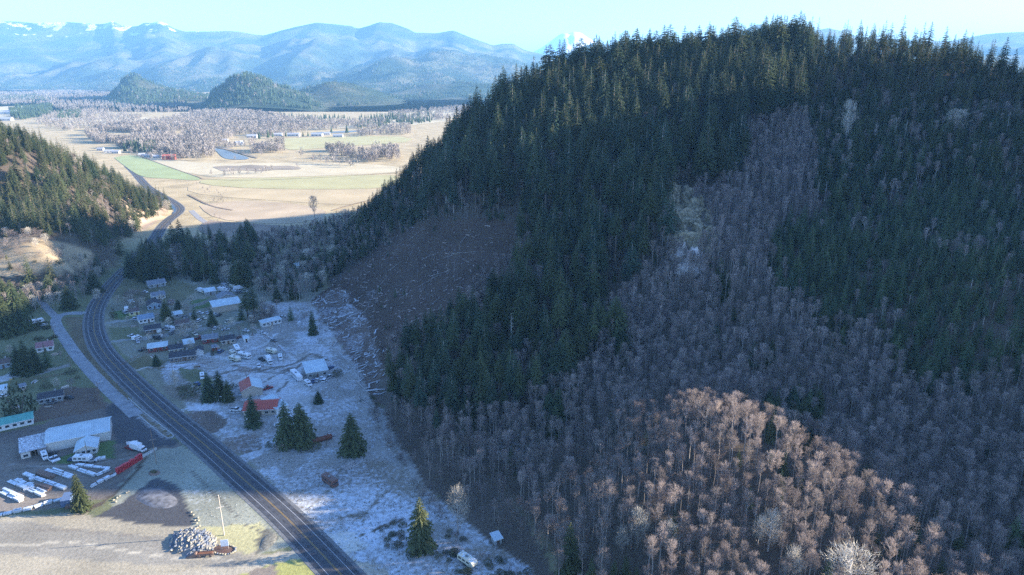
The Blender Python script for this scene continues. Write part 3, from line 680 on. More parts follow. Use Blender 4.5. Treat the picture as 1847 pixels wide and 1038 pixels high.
A_MIX = [(1440, 225), (1500, 190), (1850, 220), (1960, 250), (1960, 330), (1700, 335), (1580, 372), (1475, 402), (1470, 330)]
A_CREST = [(1440, 40), (1960, 40), (1960, 250), (1850, 222), (1500, 192), (1440, 225)]
CLUST = [(1372, 655, 30, 16), (1510, 600, 28, 45), (1445, 770, 36, 40), (1670, 660, 45, 60), (1300, 520, 14, 30), (1120, 640, 20, 25), (1000, 765, 18, 22), (1830, 1000, 30, 30), (1390, 770, 18, 25)]
rg = random.Random(5)
con, bar, und = [], [], []      # (proto, x, y, z, h, rz, wx, zone)
def jit(x0, x1, y0, y1, s):
    xs = np.arange(x0, x1, s); ys = np.arange(y0, y1, s); X, Y = np.meshgrid(xs, ys)
    X = X+np.random.uniform(-.48, .48, X.shape)*s; Y = Y+np.random.uniform(-.48, .48, Y.shape)*s
    return X.ravel(), Y.ravel()
def pick(pr, x, y, z, h, zone, wx=1.0, lst=None):
    lst.append((rg.choice(pr), x, y, z-0.1, h, rg.uniform(0, 6.28), wx*rg.uniform(.88, 1.15), zone))
SPC = 3.9
X, Y = jit(-200, 760, 100, 900, SPC)
Z = H(X, Y); PX, PY, DEP = P(X, Y, Z)
Zr = H(X+6, Y); slope = np.abs(Zr-Z)/6
JX = PX+fbm(X/16, Y/16, 3, 91)*26; JY = PY+fbm(X/16, Y/16, 3, 47)*18
FZ = {k: inpoly(JX, JY, v) for k, v in dict(clear=CLEAR, crag=CRAG, band=A_BAND, tall=A_TALL, low=A_LOWC, young=A_YOUNG, mix=A_MIX, crest=A_CREST).items()}
clmask = np.zeros(X.shape, bool)
for cx, cy, rx, ry in CLUST: clmask |= ((PX-cx)/rx)**2+((PY-cy)/ry)**2 < 1
NZ = fbm(X/30, Y/30, 3, 7)
behind = (Y > 640+0.06*X*0) & (X < 480)
for i in range(len(X)):
    x, y, z = X[i], Y[i], Z[i]
    if z < 0.8: continue
    u = rg.random()
    if 1120 < PX[i] < 1850 and PY[i] > 790: u *= .9
    off = PX[i] > 1900 or DEP[i] < 30
    if off:
        if y < 650 and x > 430: continue
        if u < 0.42: pick(TALL+YOUNG, x, y, z, rg.uniform(14, 24), 'off', 1.0, con)
        elif u < 0.75: pick(ALDER, x, y, z, rg.uniform(12, 17), 'off', 1.0, bar)
        continue
    if FZ['clear'][i] and y < 640:
        if u < 0.012: pick(POLES, x, y, z, rg.uniform(9, 16), 'clear', .8, bar)
        elif u < 0.03: pick(YOUNG, x, y, z, rg.uniform(3, 7), 'clear', .9, con)
        continue
    if FZ['crag'][i] and y < 480: continue
    if FZ['tall'][i] or (y > 600 and z > 8 and PX[i] < 1440):
        p_ = 0.25 if y < 560 else 0.31
        if PY[i] > 450: p_ = 0.26
        if u < p_:
            h = rg.triangular(16, 45, 32) if z > 50 else rg.uniform(17, 34)
            if y > 690: h *= .85
            pick(TALL+TALLB if PY[i] > 200 else TALL+CREST[:1]+BROAD[:1], x, y, z, h*(.8 if PX[i] < 820 and y > 560 else 1), 'tall', 1.5, con)
        elif u < p_+0.05: pick(ALDER, x, y, z, rg.uniform(12, 20), 'tall', 1.0, bar)
        elif u < p_+0.14: pick(YOUNG, x, y, z, rg.uniform(5, 10), 'tall', 1.1, con)
    elif FZ['low'][i]:
        if u < .40: pick(TALLB+TALL+BROAD[:1], x, y, z, rg.uniform(13, 27), 'low', 1.35, con)
        elif u < .66: pick(ALDER, x, y, z, rg.uniform(10, 15), 'low', 1.0, bar)
    elif FZ['crest'][i] and (not FZ['mix'][i]):
        if u < .30: pick(CREST+TALL[:1], x, y, z, rg.uniform(17, 30), 'crest', 1.15, con)
        elif u < .55: pick(YOUNG+BROAD[:1], x, y, z, rg.uniform(6, 12), 'crest', 1.2, con)
        elif u < .6: pick(ALDER, x, y, z, rg.uniform(9, 14), 'crest', 1.0, bar)
    elif FZ['mix'][i]:
        if u < .44: pick(TALL+YOUNG+TALLB+BROAD[:1], x, y, z, rg.uniform(9, 22), 'mix', 1.3, con)
        elif u < .56: pick(ALDER, x, y, z, rg.uniform(12, 17), 'mix', 1.1, bar)
        elif u < .575: pick(SNAG, x, y, z, rg.uniform(12, 18), 'mix', 1.1, bar)
    elif FZ['young'][i]:
        if NZ[i] > .42 and u < .5: pick(ALDER, x, y, z, rg.uniform(9, 13), 'young', 1.0, bar)
        elif u < .66: pick(YOUNG+YOUNG+TALLB, x, y, z, rg.uniform(7, 16), 'young', 1.15, con)
        elif u < .72: pick(ALDER+POLES, x, y, z, rg.uniform(9, 14), 'young', 1.0, bar)
    elif clmask[i] and z > 3:
        if u < .5: pick(YOUNG+BROAD, x, y, z, rg.uniform(10, 15), 'cluster', 1.2, con)
        elif u < .8: pick(ALDER, x, y, z, rg.uniform(11, 15), 'alder', 1.0, bar)
    else:
        if y > 470 and x < 0:
            # dark foot of the hill, farther up the valley
            if u < .33: pick(TALL+TALLB+BROAD, x, y, z, rg.uniform(10, 17), 'foot', 1.2, con)
            elif u < .85: pick(ALDER, x, y, z, rg.uniform(8, 13), 'foot', 1.0, bar)
            continue
        if z < 2.0 and x < 40 and y < 330 and u < .45: continue
        if u < .86:
            band_ = FZ['band'][i]
            pick(ALDER+(POLES if band_ else []), x, y, z, rg.uniform(12, 17)*(1.1 if band_ else .93), 'band' if band_ else 'alder', 1.0 if not band_ else .85, bar)
        elif u < .875: pick(YOUNG, x, y, z, rg.uniform(7, 11), 'alder', 1.15, con)
# the wood on the valley floor at the foot of the hill and beside the road
WOODL = [(-200, 520), (40, 508), (130, 498), (205, 488), (196, 505), (178, 528), (163, 548), (150, 560), (110, 560), (70, 560), (30, 575), (-200, 590)]
WOODM = [(222, 500), (232, 470), (262, 452), (300, 455), (420, 440), (520, 425), (620, 400), (700, 370), (720, 400), (660, 465), (600, 512), (560, 545), (500, 545), (440, 520), (380, 510), (330, 505), (290, 505)]
X, Y = jit(-640, -60, 420, 760, 5.2); Z = H(X, Y); PX, PY, DEP = P(X, Y, Z)
ml = inpoly(PX, PY, WOODL); mm_ = inpoly(PX, PY, WOODM)
rpts = np.array([[p.x, p.y] for p in rl[::4]])
for i in range(len(X)):
    if not (ml[i] or mm_[i]) or Z[i] > 3: continue
    if np.min(np.hypot(rpts[:, 0]-X[i], rpts[:, 1]-Y[i])) < 11: continue
    u = rg.random()
    if ml[i]:
        if u < .25: pick(BROAD+TALLB, X[i], Y[i], 0, rg.uniform(11, 19), 'woodl', 1.15, con)
        elif u < .8: pick(ALDER+MAPLE[:1], X[i], Y[i], 0, rg.uniform(9, 14), 'woodl', 1.1, bar)
    else:
        lf = PX[i] < 460
        if u < (.36 if lf else .24): pick(BROAD+TALL+TALLB, X[i], Y[i], 0, rg.uniform(13, 24) if lf else rg.uniform(8, 15), 'woodm', 1.1, con)
        elif u < .8: pick(ALDER+MAPLE[:1], X[i], Y[i], 0, rg.uniform(9, 15), 'woodm', 1.1, bar)
# brushy wood on the flat foot of the near slope
X, Y = jit(-80, 40, 150, 330, 4.4); Z = H(X, Y); PX, PY, DEP = P(X, Y, Z)
mf = inpoly(PX, PY, [(700, 755), (766, 868), (830, 900), (870, 950), (940, 1000), (1000, 1045), (980, 960), (900, 880), (820, 800), (740, 745)])
for i in range(len(X)):
    if mf[i] and Z[i] <= 2.0 and rg.random() < .8: pick(ALDER+BRUSH, X[i], Y[i], Z[i], rg.uniform(5, 13), 'alder', 1.0, bar)
# tall trees that break the skyline
for px, Yd in [(880, 598), (930, 605), (968, 612), (1005, 618), (1040, 626), (1065, 632), (1108, 640), (1130, 642), (1168, 648), (1180, 650), (1238, 658), (1262, 660), (1300, 660), (1322, 660), (1358, 660), (1387, 662), (1395, 658), (1430, 660), (1445, 660), (1470, 658), (1522, 655), (1545, 652), (1590, 646), (1622, 642), (1660, 632), (1672, 630), (1700, 622), (1735, 612), (1748, 606), (1790, 590), (1812, 580), (1832, 568)]:
    k = AT(px, 100, Yd); z_ = float(H(k.x, Yd)[0]); pick(CREST+TALL[:1] if px > 1440 else TALL, k.x, Yd, z_, rg.uniform(30, 38), 'crest' if px > 1440 else 'tall', 1.2, con)
# left hill
X, Y = jit(-1000, -330, 420, 1100, 5.6); Z = H(X, Y); PX, PY, DEP = P(X, Y, Z)
LB = inpoly(PX, PY, [(-200, 436), (0, 428), (60, 422), (110, 430), (165, 452), (190, 492), (100, 506), (-200, 516)]); LT = inpoly(PX, PY, [(-80, 226), (25, 222), (66, 246), (52, 266), (0, 252), (-80, 252)])
NZ = fbm(X/35, Y/35, 3, 19)
for i in range(len(X)):
    if Z[i] < 1 or X[i] < -980: continue
    u = rg.random()
    if LT[i]: continue
    if LB[i]:
        if u < .10: pick(SHRUB+LEFTC, X[i], Y[i], Z[i], rg.uniform(2, 9), 'leftfoot', 1.2, con)
        elif u < .7: pick(BRUSH+BRUSH+ALDER[:1]+MAPLE[:1], X[i], Y[i], Z[i], rg.uniform(4, 9), 'leftfoot', 1.0, bar)
        continue
    if NZ[i] > .33:
        if u < .55: pick(ALDER+MAPLE[:1], X[i], Y[i], Z[i], rg.uniform(9, 15), 'left', 1.1, bar)
    elif u < .66: pick(LEFTC+LEFTC+TALL[:2]+BROAD[:1], X[i], Y[i], Z[i], rg.uniform(12, 25), 'left', 1.15, con)
    elif u < .76: pick(ALDER, X[i], Y[i], Z[i], rg.uniform(8, 13), 'left', 1.1, bar)
ZLAB = {
 'tall': ('conifers of the tall stand on the shaded slope', 'on the shaded upper slope left of the crag'),
 'low': ('conifers at the foot of the dark slope', 'at the lower edge of the dark slope below the clearcut'),
 'crest': ('conifers along the crest', 'on the crest of the hill against the sky'),
 'mix': ('trees of the mixed wood below the crest', 'in the mixed wood just below the crest at right'),
 'young': ('young conifers of the plantation', 'in the young plantation on the right hand slope'),
 'cluster': ('conifers scattered in the bare wood', 'in a small dark clump among the bare trees'),
 'alder': ('trees of the bare wood on the lower slope', 'in the bare wood on the lower slope'),
 'band': ('bare trees of the band beside the crag', 'in the bare band that climbs right of the crag'),
 'clear': ('trees left standing in the clearcut', 'left standing in the brown clearcut'),
 'foot': ('trees at the far foot of the hill', 'at the far foot of the hill beside the valley'),
 'woodl': ('trees of the wood left of the road', 'in the shaded wood left of the road bend'),
 'woodm': ('trees of the dark wood behind the village', 'in the dark wood behind the village'),
 'left': ('trees on the sunlit left hill', 'on the sunlit hill at left'),
 'leftfoot': ('brush on the foot of the left hill', 'on the tawny foot of the sunlit left hill')}
def split_big(lst, n, skip=0):
    sc = []
    for k, it in enumerate(lst):
        a, b_, d = P(it[1], it[2], it[3]); 
        ok = -10 < a < 1857 and 20 < b_ < 1060 and it[7] != 'off' and it[2] < 700
        sc.append((it[4]/d if ok else 0, k))
    sc.sort(reverse=True); keep = set(k for s, k in sc[:n] if s > 0)
    return [lst[k] for k in keep], [it for k, it in enumerate(lst) if k not in keep]
# ------------------------------------------------------------------ the far valley and the mountains
def flat_sheet(name, pts, z, m, kind='structure', sub=3):
    pp = relax(smooth_line([G(*p) for p in pts]+[G(*pts[0])], sub), 1)[:-1]
    me = bpy.data.meshes.new(name); bm = bmesh.new()
    vs = [bm.verts.new((p.x, p.y, z)) for p in pp]
    f = bm.faces.new(vs); f.normal_update()
    if f.normal.z < 0: f.normal_flip()
    bmesh.ops.triangulate(bm, faces=[f]); bm.to_mesh(me); bm.free(); me.materials.append(m)
    return tag(link(bpy.data.objects.new(name, me)), kind=kind)
def fieldmat(name, c, var=0.12): return mat(name, c, 0.95, var, 0.02, bump=0)
F_green = fieldmat('green_field', (0.30, 0.34, 0.16)); F_tan = fieldmat('tan_field', (0.46, 0.36, 0.21)); F_olive = fieldmat('olive_field', (0.40, 0.36, 0.18))
F_pale = fieldmat('pale_field', (0.50, 0.42, 0.27)); F_brown = fieldmat('scrub_field', (0.24, 0.18, 0.13), 0.3); F_pink = fieldmat('stubble_field', (0.44, 0.34, 0.22), 0.2)
F_marsh = fieldmat('marsh', (0.27, 0.22, 0.16), 0.3)
flat_sheet('field', [(206, 285), (225, 281), (246, 281), (300, 300), (368, 323), (345, 326), (300, 322), (262, 321), (238, 310)], 0.3, F_green, sub=2)
flat_sheet('field', [(250, 280), (300, 288), (400, 297), (560, 292), (722, 300), (722, 312), (560, 318), (375, 323), (300, 299)], 0.2, F_pale, sub=2)
flat_sheet('field', [(376, 324), (560, 320), (725, 314), (722, 338), (600, 342), (430, 340), (352, 330)], 0.25, F_olive, sub=2)
flat_sheet('field', [(352, 331), (430, 341), (600, 343), (720, 340), (715, 356), (640, 372), (500, 362), (400, 356), (330, 345)], 0.2, F_tan, sub=2)
flat_sheet('field', [(360, 372), (420, 362), (520, 366), (600, 382), (560, 398), (520, 405), (440, 402), (380, 392)], 0.25, F_pink, sub=2)
flat_sheet('field', [(500, 251), (600, 247), (735, 246), (740, 258), (650, 262), (575, 268), (520, 272), (505, 262)], 0.4, F_olive, sub=2)
flat_sheet('field', [(120, 214), (200, 210), (270, 212), (262, 222), (180, 226), (110, 228)], 0.4, F_pale, sub=2)
flat_sheet('field', [(-60, 196), (60, 190), (100, 193), (20, 212), (-60, 214)], 0.4, F_pale, sub=2)
flat_sheet('field', [(545, 235), (640, 231), (820, 222), (840, 198), (760, 200), (690, 214), (600, 226)], 0.5, F_pale, sub=2)
flat_sheet('scrub', [(384, 302), (410, 299), (430, 301), (452, 297), (486, 301), (520, 299), (548, 304), (530, 308), (500, 306), (470, 311), (440, 307), (410, 311), (395, 307)], 0.45, F_marsh, sub=2)
flat_sheet('scrub', [(380, 398), (440, 404), (520, 408), (560, 415), (520, 432), (430, 430), (370, 425), (355, 410)], 0.4, F_brown, sub=2)
flat_sheet('slough', [(273, 352), (285, 354), (302, 363), (316, 374), (318, 381), (312, 388), (302, 384), (294, 372), (280, 362)], 0.35, mat('slough_water', (0.05, 0.06, 0.07), 0.35, 0.1, 0.05), sub=2)
water_m = mat('water', (0.16, 0.20, 0.22), 0.55, 0.1, 0.01, spec=0.25)
flat_sheet('river', [(385, 268), (396, 269), (408, 272), (422, 277), (440, 282), (452, 287), (436, 289), (414, 288), (402, 285), (396, 279), (390, 273)], 0.5, water_m, sub=2)
flat_sheet('river', [(560, 240), (620, 237), (700, 233), (700, 235), (620, 240), (560, 243)], 0.6, water_m, sub=1)
flat_sheet('river_bank', [(386, 264), (400, 265), (425, 272), (450, 280), (470, 287), (455, 285), (430, 277), (405, 270), (388, 267)], 0.9, F_marsh, sub=2)
# fine field tracks and hedges
for pts, wd in [([(250, 281), (300, 300), (366, 323)], 2.2), ([(365, 324), (450, 326), (600, 320), (720, 312)], 1.6), ([(340, 352), (380, 372), (420, 380)], 2.5), ([(600, 380), (650, 366), (715, 352)], 2.5)]:
    ribbon('field_edge', relax(smooth_line([G(*p) for p in pts], 4), 1), -wd/2, wd/2, 0.55, F_brown)

# --- mountains
CREST_L = [(-400, 45), (-100, 40), (0, 38), (30, 37), (60, 40), (100, 43), (115, 40), (150, 40), (190, 44), (206, 45), (218, 38), (224, 39), (235, 46), (262, 48), (276, 41), (290, 42), (302, 38), (312, 42), (330, 52), (345, 57), (390, 57), (420, 56), (440, 57), (470, 63), (485, 64), (520, 55), (560, 45), (580, 41), (610, 44), (640, 47), (652, 52), (690, 41), (712, 42), (740, 52), (752, 59), (790, 60), (820, 55), (850, 68), (890, 82), (908, 79), (926, 79), (945, 90), (985, 100), (1020, 98), (1045, 86), (1070, 77), (1095, 84), (1150, 76), (1200, 78), (1260, 80), (1330, 57), (1350, 43), (1380, 48), (1440, 60), (1490, 49), (1505, 54), (1530, 68), (1700, 75), (1770, 60), (1847, 57), (2100, 52), (2500, 60)]
cx_ = np.array([c[0] for c in CREST_L], float); cy_ = np.array([c[1] for c in CREST_L], float)
YC = 12500.0
def elev(px, py, Y):
    v = py-519.0; return CAM_H + Y*(-(FPX*ST+v*CT))/(FPX*CT-v*ST)
BUMPS = [  # profile in photo pixels, distance, thickness
    ([(150, 192), (188, 180), (202, 168), (216, 158), (222, 148), (240, 140), (254, 139), (264, 145), (272, 152), (288, 154), (305, 160), (330, 162), (352, 170), (380, 174), (420, 190)], 4600, 560),
    ([(320, 212), (345, 203), (358, 193), (372, 184), (384, 168), (402, 160), (418, 148), (436, 144), (452, 139), (468, 144), (482, 147), (500, 157), (520, 159), (545, 170), (565, 178), (585, 192), (620, 206)], 3600, 460),
    ([(500, 200), (530, 170), (560, 158), (600, 151), (640, 156), (680, 166), (720, 180), (760, 205)], 4300, 420),
    ([(600, 200), (660, 176), (720, 160), (780, 152), (830, 150), (900, 158), (960, 180)], 5600, 600),
]
def HM(X, Y):
    px = 923.5+FPX*X/(Y*CT+30)
    wob = fbm(X/1400, Y/1400, 3, 5)*70
    cz = elev(px, np.interp(px, cx_, cy_), YC)
    y0 = np.interp(px, [-400, 250, 420, 900, 2500], [7600, 7400, 5400, 4900, 4900]) + fbm(px/90, px*0+3, 3)*500
    r = np.clip((Y-y0)/(YC-y0), 0, 1)
    back = 1-sstep(YC, YC+4500, Y)
    rr = r**1.25
    rd = ridged(X/2600+0.4*fbm(X/3000, Y/3000, 2), Y/3300, 5, 3)
    rd2 = ridged(X/900, Y/1200, 4, 9)
    z = cz*rr
    z = z*(0.70+0.30*r**3) + (rd-0.62)*1500*(r*(1-r))**0.7 + (rd2-.6)*480*(r*(1-r))**0.6*1.2
    z = z*back
    lim = elev(px, np.interp(px, cx_, cy_)+1.0, Y)      # nothing may stand above the skyline of the crest
    z = np.where(Y < YC-150, np.minimum(z, lim-20), z)
    out = np.maximum(z, -30)
    for prof, yc, th in BUMPS:
        a = np.array(prof, float); p = np.interp(px, a[:, 0], a[:, 1], left=400, right=400)
        hz = elev(px, p, yc); base = np.where((px < a[0, 0]) | (px > a[-1, 0]), 0, 1)
        e = np.exp(-((Y-yc)/th)**2)
        hz = hz*(1+.22*fbm(X/170, Y/170, 4, yc))
        zz = np.clip(hz, 0, None)*e*base + (ridged(X/260, Y/300, 4, yc)-.55)*50*e*np.clip(hz/100, 0, 1)*base
        out = np.maximum(out, zz-4)
    return out
mx_ = axis([(-16000, -7000, 300), (-7000, 1500, 42), (1500, 16000, 300)]); my_ = axis([(3000, 6500, 50), (6500, 13500, 75), (13500, 17500, 400)])
MXX, MYY = np.meshgrid(mx_, my_); MZZ = HM(MXX, MYY)
fm = bpy.data.materials.new('forested_mountain'); fm.use_nodes = True; t = fm.node_tree; L = t.links
b = t.nodes['Principled BSDF']; b.inputs['Roughness'].default_value = 0.95; b.inputs['Specular IOR Level'].default_value = 0.1
tc = N(t, 'ShaderNodeTexCoord'); ge = N(t, 'ShaderNodeNewGeometry'); sx = N(t, 'ShaderNodeSeparateXYZ'); L.new(tc.outputs['Object'], sx.inputs[0])
na = N(t, 'ShaderNodeTexNoise'); na.inputs['Scale'].default_value = 0.0016; na.inputs['Detail'].default_value = 7
nb = N(t, 'ShaderNodeTexNoise'); nb.inputs['Scale'].default_value = 0.022; nb.inputs['Detail'].default_value = 6; nb.inputs['Roughness'].default_value = 0.8
nc = N(t, 'ShaderNodeTexNoise'); nc.inputs['Scale'].default_value = 0.0045; nc.inputs['Detail'].default_value = 8
for n in (na, nb, nc): L.new(tc.outputs['Object'], n.inputs['Vector'])
m1 = N(t, 'ShaderNodeMix', data_type='RGBA'); L.new(mrange(t, na.outputs[0], .42, .6, 0, 1), m1.inputs[0]); m1.inputs[6].default_value = (0.035, 0.055, 0.035, 1); m1.inputs[7].default_value = (0.12, 0.115, 0.075, 1)
vm = N(t, 'ShaderNodeVectorMath', operation='SCALE'); L.new(m1.outputs[2], vm.inputs[0]); L.new(mrange(t, nb.outputs[0], .3, .7, .45, 1.6), vm.inputs['Scale'])
sn = mth(t, 'MULTIPLY', mrange(t, mth(t, 'ADD', sx.outputs['Z'], mrange(t, nc.outputs[0], .3, .7, -260, 260)), 960, 1010, 0, 1), mth(t, 'MULTIPLY', mrange(t, nb.outputs[0], .40, .52, 0, 1), mrange(t, sx.outputs['X'], -5600, -4700, 1, 0)))
m2 = N(t, 'ShaderNodeMix', data_type='RGBA'); L.new(sn, m2.inputs[0]); L.new(vm.outputs[0], m2.inputs[6]); m2.inputs[7].default_value = (0.75, 0.76, 0.78, 1)
L.new(m2.outputs[2], b.inputs['Base Color'])
bn = N(t, 'ShaderNodeBump'); bn.inputs['Strength'].default_value = 1.0; bn.inputs['Distance'].default_value = 22; L.new(nb.outputs[0], bn.inputs['Height']); L.new(bn.outputs[0], b.inputs['Normal'])
tag(link(bpy.data.objects.new('mountains', grid_mesh('mountains', mx_, my_, MZZ, [fm]))), kind='structure')

# --- the snow peak
def snow_peak():
    YP = 21000.0
    prof = np.array([(820, 150), (900, 118), (940, 101), (965, 92), (985, 80), (996, 71), (1006, 63), (1016, 59), (1024, 60), (1032, 57), (1044, 58), (1052, 64), (1062, 70), (1075, 79), (1110, 95), (1180, 118), (1260, 150)], float)
    c = AT(1030, 57, YP)
    xs = np.linspace(c.x-4200, c.x+4200, 130); ys = np.linspace(YP-3800, YP+3800, 100); X, Y = np.meshgrid(xs, ys)
    px = 923.5+FPX*(X-c.x*(1-1))/(YP*CT); hz = elev(px, np.interp(px, prof[:, 0], prof[:, 1]), YP)
    k = np.clip(1-np.abs(Y-YP)/3600, 0, 1)
    r = ridged(X/1500, Y/1900, 5, 41)
    ang = np.arctan2(Y-YP, X-c.x); rib = ridged(ang*3.0, np.hypot(X-c.x, Y-YP)/5000, 4, 12)
    Z = hz*k**0.9 + ((r-.6)*260+(rib-.6)*420)*k*(1-k)**0.8*2.0
    m = bpy.data.materials.new('snow_and_rock'); m.use_nodes = True; t = m.node_tree; L = t.links; b = t.nodes['Principled BSDF']; b.inputs['Roughness'].default_value = 0.8
    tc = N(t, 'ShaderNodeTexCoord'); n = N(t, 'ShaderNodeTexNoise'); n.inputs['Scale'].default_value = 0.003; n.inputs['Detail'].default_value = 8; L.new(tc.outputs['Object'], n.inputs['Vector'])
    q = N(t, 'ShaderNodeMix', data_type='RGBA'); L.new(mrange(t, n.outputs[0], .60, .68, 0, 1), q.inputs[0]); q.inputs[6].default_value = (0.84, 0.85, 0.87, 1); q.inputs[7].default_value = (0.3, 0.28, 0.28, 1)
    L.new(q.outputs[2], b.inputs['Base Color'])
    o = link(bpy.data.objects.new('snow_mountain', grid_mesh('snow_mountain', xs, ys, Z, [m]))); tag(o, kind='structure')
snow_peak()

# --- forest on the low hills, woods of the valley floor
far = []
rg2 = random.Random(9)
def hm1(x, y): return float(HM(np.array([x]), np.array([y]))[0])
n_try = 150000
fy = 3050+np.random.rand(n_try)*5600; fx = np.random.uniform(-.80, .12, n_try)*fy
fz = HM(fx, fy); fpx, fpy, fd = P(fx, fy, fz)
dens = fbm(fx/200, fy/200, 3, 3)
for i in range(n_try):
    if fz[i] < 0.5 or not (-20 < fpx[i] < 980): continue
    green = 560 < fpx[i] < 700 and fy[i] < 4700 and fpy[i] < 190
    if dens[i] < -0.12 or (green and rg2.random() < .55): continue
    if rg2.random() > 0.5*(3600/fy[i])**.3: continue
    h = rg2.uniform(13, 26)*(0.6 if green else 1)
    far.append((rg2.choice(FARC) if rg2.random() < .95 else rg2.choice(FARB), fx[i], fy[i], fz[i]-.5, h, rg2.uniform(0, 6), rg2.uniform(.9, 1.5)))
mass('distant_forest', far, 'hazy conifer forest over the distant low hills', 'forest')
W_BARE = [([(150, 242), (200, 228), (270, 222), (330, 232), (370, 248), (388, 272), (385, 292), (330, 288), (300, 279), (240, 270), (175, 262)], .018, 11, 22),
          ([(262, 224), (330, 210), (420, 205), (500, 208), (550, 228), (556, 243), (500, 248), (430, 246), (395, 262), (300, 236)], .008, 11, 21),
          ([(-20, 168), (120, 164), (260, 170), (330, 180), (345, 200), (260, 208), (120, 206), (90, 190), (-20, 190)], .0022, 12, 20),
          ([(90, 206), (200, 202), (260, 214), (220, 230), (120, 236), (60, 226)], .004, 12, 18),
          ([(340, 205), (420, 200), (520, 212), (640, 222), (700, 218), (690, 230), (560, 236), (420, 226)], .006, 12, 20),
          ([(446, 262), (512, 259), (512, 276), (446, 278)], .010, 17, 21),
          ([(590, 272), (722, 268), (720, 292), (660, 293), (592, 288)], .012, 14, 22),
          ([(380, 258), (430, 262), (480, 270), (470, 284), (440, 276), (400, 268)], .010, 8, 14),
          ([(640, 236), (740, 225), (740, 246), (650, 248)], .006, 12, 18),
          ([(700, 205), (860, 192), (860, 215), (720, 222)], .004, 12, 18),
          ([(345, 330), (420, 350), (380, 400), (420, 428), (540, 428), (540, 420), (430, 405), (400, 378)], .004, 3, 6),
          ([(230, 268), (300, 278), (330, 290), (300, 292), (226, 276)], .006, 8, 14)]
W_CON = [([(18, 196), (92, 190), (95, 208), (40, 218), (20, 212)], .006, 16, 24), ([(218, 262), (282, 262), (282, 277), (222, 276)], .012, 14, 20), ([(-20, 176), (60, 172), (90, 182), (-20, 186)], .002, 14, 22),
         ([(650, 214), (780, 205), (780, 222), (640, 236)], .003, 12, 22), ([(100, 205), (145, 203), (150, 214), (105, 216)], .006, 14, 22), ([(430, 205), (620, 214), (640, 222), (560, 222)], .002, 14, 20)]
vb, vc = [], []
for lst, out, pr in ((W_BARE, vb, FARB), (W_CON, vc, FARC)):
    for poly, den, h0, h1 in lst:
        gp = [G(*p) for p in poly]; x0, x1 = min(p.x for p in gp), max(p.x for p in gp); y0, y1 = min(p.y for p in gp), max(p.y for p in gp)
        n = int((x1-x0)*(y1-y0)*den); n = min(n, 26000)
        xx = np.random.uniform(x0, x1, n); yy = np.random.uniform(y0, y1, n); qx, qy, _ = P(xx, yy, 0*xx)
        ok = inpoly(qx+fbm(xx/60, yy/60, 3)*6, qy+fbm(xx/60, yy/60, 3, 9)*3, poly) & (H(xx, yy) < .5)
        ok &= fbm(xx/80, yy/60, 3, 61) > -.06
        for x, y in zip(xx[ok], yy[ok]): out.append((rg2.choice(pr), x, y, 0, rg2.uniform(h0, h1), rg2.uniform(0, 6), rg2.uniform(.75, 1.1)))
print('valley', len(vb), len(vc), 'far', len(far))
mass('valley_woodland', vb, 'pale leafless woods on the sunlit valley floor', 'woodland')
mass('valley_conifers', vc, 'dark conifer groups on the far valley floor', 'woodland')
# single trees in the fields
for i, (px, py, h, lb) in enumerate([(544, 283, 20, 'bare tree in the fields left of the pale round grove'), (674, 294, 17, 'round bare tree standing alone right of the pale round grove'),
        (424, 290, 10, 'small bare tree beside the river bend'), (381, 316, 9, 'small dark bare tree at the corner of the green field'), (536, 305, 10, 'thin bare tree alone in the tan field')]):
    FARB[i % 3].plant('bare_tree', G(px, py), h, i*1.3, lb, 'tree', None, 1.05)
for i, (px, py) in enumerate([(405, 318), (412, 316), (420, 318), (432, 315), (447, 316), (462, 313), (472, 314), (480, 312), (490, 308)]):
    FARB[i % 3].plant('bare_tree', G(px, py), 10+(i*7 % 5), i, 'small bare tree in the ragged row across the tan fields', 'tree', 'trees in the ragged field row', 1.0)
for i, (px, py) in enumerate([(566, 292), (578, 294), (590, 297), (603, 296), (613, 299), (625, 297), (634, 302), (645, 299)]):
    FARB[i % 3].plant('bare_tree', G(px, py), 15+(i*5 % 4), i*2.1, 'pale round crowned bare tree in the grove on the tan fields', 'tree', 'trees of the pale round grove', 1.35)
for i, (px, py, h) in enumerate([(626, 242, 26), (598, 240, 18), (547, 248, 15), (468, 252, 20), (484, 250, 22), (492, 249, 16), (556, 247, 14), (516, 248, 16)]):
    FARC[i % 3].plant('conifer', G(px, py), h, i, 'dark conifer standing among the far farmsteads', 'conifer', 'conifers among the far farmsteads', 1.2)
# tall tree beyond the spur and the conifers next to it
ALDER[0].plant('bare_tree', G(570, 416), 36, 0.6, 'very tall pale bare tree rising from the tan scrub behind the dark spur', 'tree', None, 1.0)
BROAD[1].plant('conifer', G(590, 424), 17, 0.3, 'yellow green conifer at the right foot of the very tall bare tree', 'conifer', None, .9)
BROAD[0].plant('conifer', G(604, 422), 13, 1.3, 'smaller sunlit conifer right of the yellow green one by the tall bare tree', 'conifer', None, .9)
HWL = ['second', 'third', 'fourth', 'first', 'fifth', 'seventh', 'sixth', 'eighth', 'ninth']
for i, (px, py, h, wx) in enumerate([(316, 462, 30, .9), (330, 462, 33, .9), (345, 464, 27, .95), (306, 466, 22, 1.0), (262, 505, 30, 1.0), (282, 508, 34, .95), (272, 500, 28, 1), (243, 500, 20, 1), (356, 468, 20, 1)]):
    BROAD[i % 3].plant('conifer', G(px, py), h, i*1.7, '%s conifer in the tall group by the highway where it leaves the village wood' % HWL[i], 'conifer', 'conifers by the highway behind the village', wx)
